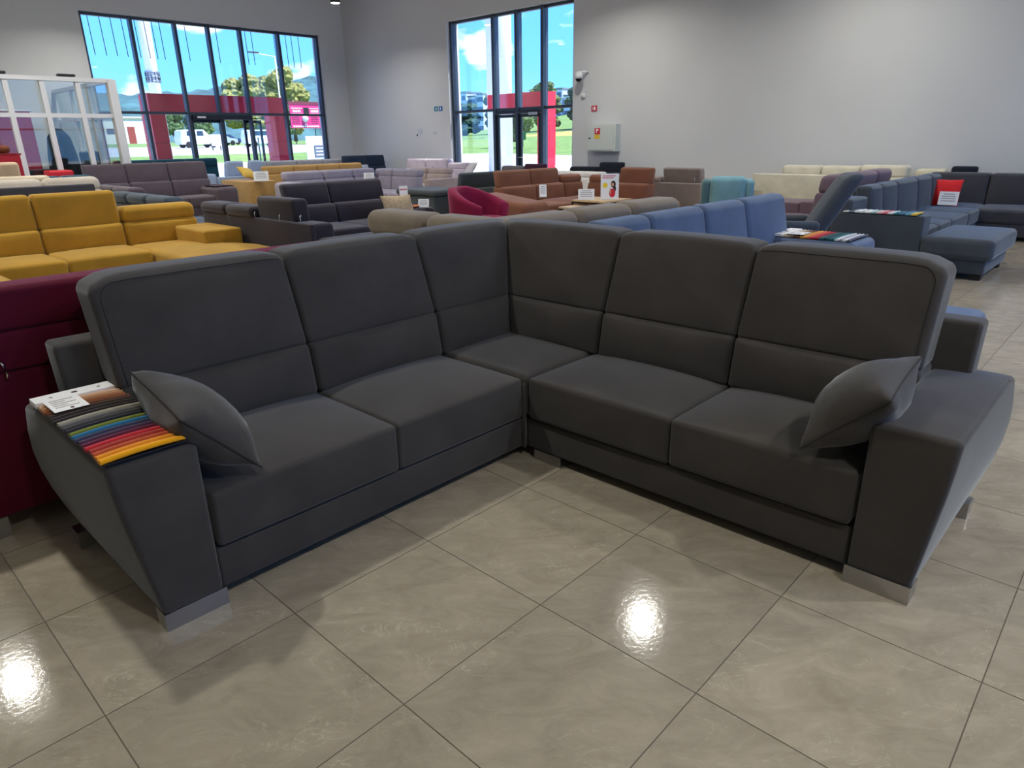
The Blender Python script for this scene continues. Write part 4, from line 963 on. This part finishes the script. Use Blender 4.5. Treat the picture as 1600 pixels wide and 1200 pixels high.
def blob(V, F, c, r, rnd, sub=2):
    bm = bmesh.new(); bmesh.ops.create_icosphere(bm, subdivisions=sub, radius=1); n = len(V)
    for v in bm.verts:
        k = 1+rnd.uniform(-.22, .22); V.append((c[0]+v.co.x*r[0]*k, c[1]+v.co.y*r[1]*k, c[2]+v.co.z*r[2]*k))
    for f in bm.faces: F.append(tuple(n+v.index for v in f.verts))
    bm.free()
M_bark = plain('bark', (86, 72, 56), .95, noise=.2)
LEAF = {k: plain('leaves_'+k, c, .9, noise=.45, nscale=2.0) for k, c in dict(green=(76, 100, 58), yellow=(134, 132, 72), dark=(56, 82, 64), olive=(96, 110, 64)).items()}
def tree(x, y, h, w, kind, label, group, seed, bushy=.25):
    rnd = random.Random(seed); z = gh(x, y); t = thing('tree', label, 'tree', (x, y, z), group)
    tube('trunk', t, M_bark, [(x, y, z-.3), (x, y, z+h*.5)], [w*.06, w*.04], 8)
    V, F = [], []
    for k in range(22):
        a = rnd.uniform(0, 6.28); u = rnd.uniform(bushy, 1); rr = w*.5*(.45+.5*math.sin(math.pi*min(1, (u-bushy)/(1-bushy)*.8+.15)))
        blob(V, F, (x+math.cos(a)*rr*.62, y+math.sin(a)*rr*.62, z+h*(bushy+(1-bushy)*(.1+.78*(k/21)))), (rr*.55, rr*.55, h*.11), rnd, 3)
    mesh_obj('crown', V, F, LEAF[kind], t, False)
TR = [(60.5, 150, 9, 5, 'green', 'bright green tree by the white van, beyond the left shopfront'), (66, 150, 8.5, 5, 'green', 'rounded green tree right of the white van'), (77, 152, 14, 9, 'yellow', 'large yellowing tree beyond the entrance door, left of the lamp post'),
      (84, 150, 15.5, 9, 'yellow', 'tallest yellowing tree behind the street lamp'), (90.5, 155, 13, 8, 'yellow', 'yellowing tree left of the pink billboard'), (79, 140, 8, 5, 'green', 'green tree behind the open door leaf'), (72, 165, 10, 6, 'dark', 'dark green tree between the parked cars'), (95, 170, 9, 8, 'olive', 'olive green bush row end behind the billboard')]
for i, a in enumerate(TR): tree(a[0]*1.17, a[1]*1.17, a[2]*1.15, a[3]*1.1, a[4], a[5], 'trees beyond the left shopfront', 20+i, .15)
for i in range(13):
    y = 90+i*5.2; x = 122+(i*7 % 5)*2
    o_l = 'dark tree of the tree line beyond the corn field, '+('seen left of the white column' if y > 118 else 'seen right of the red portal' if y < 101 else 'seen behind the double door')
    tree(x, y, 7.4+(i*5 % 4)*.9, 6.8, ['dark', 'green', 'dark', 'olive'][i % 4], o_l, 'tree line beyond the corn field', 50+i, .05)
tree(58, 53.5, 5.6, 3.4, 'olive', 'single small leafy tree on the verge behind the green sign', None, 90, .15)
M_bld = plain('apartment_render', (196, 206, 214), .9); M_win = plain('far_window_glass', (70, 92, 116), .2)
def block(x, y, w, d, h, label, base):
    t = thing('apartment_block', label, 'building', (x, y, base), 'apartment blocks on the horizon')
    bx('walls', t, M_bld, (x, y-w/2, base-6), (x+d, y+w/2, base+h)); bx('roof', t, plain('roof_grey', (120, 126, 134), .9), (x-.3, y-w/2-.3, base+h), (x+d+.3, y+w/2+.3, base+h+.8))
    nx, nz = max(2, int(w/6)), max(3, int(h/5))
    for i in range(nx):
        for k in range(nz):
            yy = y-w/2+w*(i+.5)/nx; zz = base+h*(k+.5)/nz; bx('window', t, M_win, (x-.15, yy-1.4, zz-1.2), (x, yy+1.4, zz+1.2))
for (y, w, h, l) in ((322, 9, 27.5, 'pale apartment tower leftmost in the right glazed bay'), (313, 6, 25, 'narrow pale apartment tower second in the right glazed bay'), (306, 5, 26, 'pale apartment tower left of the white column'),
                     (249, 9, 25.5, 'pale apartment tower just right of the red portal'), (240, 7, 22, 'lower pale apartment tower at the right edge of the glazed bay')): block(300, y, w, 12, h, l, 0.0)
# white pylons, portals
M_pyl = plain('pylon_white', (225, 228, 232), .4); M_portal = plain('portal_red', (218, 20, 56), .45); M_seam = plain('portal_joint', (120, 10, 30), .6)
def pylon(label, x, y, r, h, collar):
    z = gh(x, y); t = thing('pylon', label, 'column', (x, y, z)); lathe('shaft', t, M_pyl, [(r*1.02, 0), (r, h)], (x, y, z), 28)
    if collar:
        for dz in (0, .22, .44): lathe('collar_ring', t, plain('pylon_steel', (150, 160, 170), .4, .6), [(r*1.05, 0), (r*1.22, .03), (r*1.22, .09), (r*1.05, .12)], (x, y, z+collar+dz), 28)
        for k in range(12):
            a = 2*math.pi*k/12; tube('bolt', t, M_slate, [(x+r*1.15*math.cos(a), y+r*1.15*math.sin(a), z+collar), (x+r*1.15*math.cos(a), y+r*1.15*math.sin(a), z+collar+.5)], .03, 6)
pylon('tall white sign pylon with a bolted collar outside the left shopfront', 15.6, 40.2, .29, 14, 4.35); pylon('thick white pylon standing outside the right glazed bay', 24, 23.2, .56, 14, 0)
def portal(label, axis, a0, a1, d0, d1, zt, beam, post, pieces, posts=2):
    c = ((a0+a1)/2, d0, -.1) if axis == 'x' else (d0, (a0+a1)/2, -.1)
    t = thing('entrance_portal', label, 'portal', c)
    def B(nm, m, p, q, z0, z1, e=0):
        return bx(nm, t, m, (p, d0-e, z0), (q, d1+e, z1)) if axis == 'x' else bx(nm, t, m, (d0-e, p, z0), (d1+e, q, z1))
    n = 3
    for (p, q) in ((a0, a0+post), (a1-post, a1))[:posts]:
        hh = zt-beam
        for k in range(n): B('cladding_panel', M_portal, p, q, -.1+(hh+.1)*k/n+.006, -.1+(hh+.1)*(k+1)/n-.006)
        B('post_core', M_seam, p+.02, q-.02, -.1, hh, -.02)
    for k in range(pieces):
        w = (a1-a0)/pieces; B('cladding_panel', M_portal, a0+w*k+.006, a0+w*(k+1)-.006, zt-beam, zt)
    B('beam_core', M_seam, a0+.02, a1-.02, zt-beam+.01, zt-.02, -.02)
portal('dark red box portal framing the entrance outside the left shopfront', 'x', 8.62, 13.1, 22.9, 23.6, 2.98, .56, .44, 4)
portal('bright red box portal outside the double door of the right bay', 'y', 14.1, 16.5, 16.5, 17.0, 2.84, .46, .30, 3, 1)
# hanging strings at the head of the left shopfront
t = thing('string_curtain', 'row of thin dark strings hanging outside the head of the left shopfront', 'strings', (10, D1+.6, 4.7))
tube('rail', t, M_slate, [(6.7, D1+.62, 4.82), (13.4, D1+.62, 4.82)], .015, 6)
for x in (6.8, 9, 11.2, 13.3): tube('bracket', t, M_slate, [(x, D1+.45, 4.82), (x, D1+.62, 4.82)], .015, 6)
for i, x in enumerate([7.0, 7.28, 7.55, 7.82, 8.15, 8.4, 8.6, 8.8, 9.25, 9.5, 10.15, 10.4, 11.1, 11.3, 11.5, 12.25, 12.45, 12.65, 12.85, 13.1]):
    tube('string', t, M_slate, [(x, D1+.62, 4.82), (x+.02, D1+.62, 3.80)], .011, 5)
# street lamp
t = thing('street_lamp', 'thin street lamp with a single arm outside the left shopfront', 'lamp post', (45.4, 80, gh(45.4, 80)))
tube('pole', t, M_pyl, [(45.2, 80, gh(45, 80)), (45.2, 80, 11.0)], [.11, .07], 8); tube('arm', t, M_pyl, [(45.2, 80, 11.0), (42.4, 80, 11.25)], .05, 8); rbox('lamp_head', t, M_slate, (41.9, 79.85, 11.2), (43.2, 80.15, 11.38), .06)
# pink billboard
t = thing('billboard', 'pink billboard with white lettering seen through the right end of the left shopfront', 'billboard', (60.3, 100, gh(60, 100)))
M_pink = plain('billboard_pink', (214, 40, 120), .6); M_dkp = plain('billboard_print', (110, 20, 70), .7)
bx('board', t, M_pink, (57.9, 100, 3.62), (62.9, 100.2, 6.95)); bx('frame_top', t, plain('billboard_maroon', (120, 40, 66), .6), (57.7, 99.95, 6.95), (63.0, 100.25, 7.4))
for x in (58.6, 62.1): tube('post', t, M_slate, [(x, 100.3, gh(x, 100)), (x, 100.3, 7)], .08, 8)
bx('dark_square', t, M_black, (60.2, 99.95, 5.55), (61.1, 100, 6.55))
for (a, b) in ((58.1, 60.0), (61.2, 62.8)):
    for z in (5.65, 6.45): bx('white_frame', t, M_paper, (a, 99.96, z-.05), (b, 99.999, z+.05))
    for i in range(5): bx('letter', t, M_paper, (a+.25+.28*i, 99.96, 5.88), (a+.42+.28*i, 99.999, 6.22))
for i in range(4):
    for (a, b) in ((58.1, 59.4), (61.4, 62.6)): bx('print_line', t, M_dkp, (a, 99.97, 4.3+.28*i), (b, 99.999, 4.4+.28*i))
lathe('pictogram', t, M_paper, [(.25, 0), (.06, .08), (.06, .35), (.42, .6), (.5, .95), (.3, 1.25)], (60.3, 99.9, 4.1), 12)
for i in range(12): bx('letter', t, M_paper, (58.2+.38*i, 99.96, 3.75), (58.46+.38*i, 99.999, 3.98))
# entrance signs
t = thing('opening_sign', 'white roadside sign with grey panel and red lettering outside the left shopfront', 'sign', (26.0, 40, 0))
bx('board', t, M_paper, (24.1, 40.1, .45), (27.1, 40.18, 1.9)); bx('grey_panel', t, plain('sign_grey', (84, 96, 112), .6), (24.6, 40.06, .62), (25.45, 40.1, 1.35))
for i in range(3): bx('print_line', t, M_paper, (24.7, 40.05, .75+.2*i), (25.35, 40.06, .82+.2*i))
text('lettering', t, M_red, 'OT', .62, (26.0, 40.05, .95), (1, 0, 0), (0, 0, 1), .01)
for x in (24.4, 26.8): tube('post', t, M_slate, [(x, 40.2, gh(x, 40)), (x, 40.2, .6)], .05, 6)
t = thing('green_sign', 'green rectangular sign on a thin post outside the double door', 'sign', (60, 54.6, gh(60, 54.6)))
bx('plate', t, plain('sign_green', (20, 140, 70), .5), (59.9, 54.0, 1.42), (59.97, 55.0, 2.2)); tube('post', t, M_slate, [(60, 54.5, gh(60, 54.5)), (60, 54.5, 2.1)], .04, 6)
# white building
t = thing('warehouse', 'long white building with a red door far outside the left shopfront', 'building', (85, 250, 2))
zb = gh(85, 250)-.5
bx('walls', t, plain('pale_render', (226, 218, 212), .9), (60, 250, zb), (92.5, 262, 9.7)); bx('roof', t, plain('roof_pale', (196, 180, 176), .8), (59.6, 249.6, 9.7), (92.9, 262.4, 10.3))  # off-white walls in one even colour, pale roof
bx('door', t, plain('door_red', (150, 60, 56), .6), (86.2, 249.9, zb), (88.4, 250, 7.2)); bx('window', t, M_win, (80, 249.9, 5), (82.2, 250, 6.6)); bx('window', t, M_win, (74, 249.9, 5), (76.2, 250, 6.6))
# parked vehicles
VAN = [(-2.1, .35), (-2.12, 1.0), (-1.95, 1.75), (-1.7, 1.86), (.45, 1.86), (1.1, 1.22), (1.95, 1.02), (2.15, .75), (2.15, .35)]
CAR = [(-2.1, .35), (-2.15, .8), (-1.95, 1.0), (-1.3, 1.5), (.2, 1.52), (1.0, 1.02), (1.9, .9), (2.15, .65), (2.15, .35)]
def car(name, label, x, y, prof, mat, flip, roof=True):
    z = gh(x, y); s = -1 if flip else 1; t = thing(name, label, 'car', (x, y, z), 'parked vehicles outside')
    prism('body', t, mat, [(x+s*p, z+q) for p, q in prof], 1, y-.88, y+.88)
    M_t = plain('tyre', (24, 24, 26), .8); M_g = plain('car_glass', (40, 62, 84), .1)
    hi = max(q for _, q in prof)
    for side in (y-.895, y+.87):
        for (a, b) in (((-1.45, -.45), (-.35, .4)) if hi > 1.7 else ((-1.2, -.4), (-.3, .4))):
            prism('side_window', t, M_g, [(x+s*a, z+hi-.62), (x+s*b, z+hi-.62), (x+s*(b-.06), z+hi-.14), (x+s*(a+.06), z+hi-.14)], 1, side, side+.025)
    for a in (-1.35, 1.35):
        for yy in (y-.93, y+.7):
            V, F = [], []; n = 14
            for w in (0, .22):
                for k in range(n): V.append((x+s*a+.33*math.cos(2*math.pi*k/n), yy+w, z+.33+.33*math.sin(2*math.pi*k/n)))
            F = [tuple(range(n)), tuple(range(n, 2*n))]+[(k, (k+1) % n, n+(k+1) % n, n+k) for k in range(n)]
            o = mesh_obj('wheel', V, F, M_t, t); fixn(o)
    bx('headlamp', t, M_chrome, (x+s*2.05-.08, y-.9, z+.72), (x+s*2.05+.08, y-.6, z+.88)); 
M_cw = plain('car_white', (222, 228, 236), .3); M_cs = plain('car_silver', (170, 180, 194), .3, .3); M_cb = plain('car_blue', (40, 60, 110), .3)
car('van', 'white delivery van parked outside, left of the entrance door', 34.6, 80, VAN, M_cw, False); car('car', 'white estate car parked beyond the open door leaf', 42.2, 80, VAN, M_cw, False)
car('car', 'dark blue car parked far beyond the entrance door', 51.2, 108, CAR, M_cb, False); car('car', 'silver car parked right of the white van', 46.5, 100, CAR, M_cs, False)
t = thing('notice_board', 'white notice board standing on the lawn before the parked cars', 'sign', (32.1, 70, gh(32, 70)))
bx('board', t, M_paper, (31.6, 69.9, 1.35), (32.6, 70, 2.4))
for x in (31.7, 32.5): tube('post', t, M_slate, [(x, 70.05, gh(32, 70)), (x, 70.05, 2.4)], .05, 6)
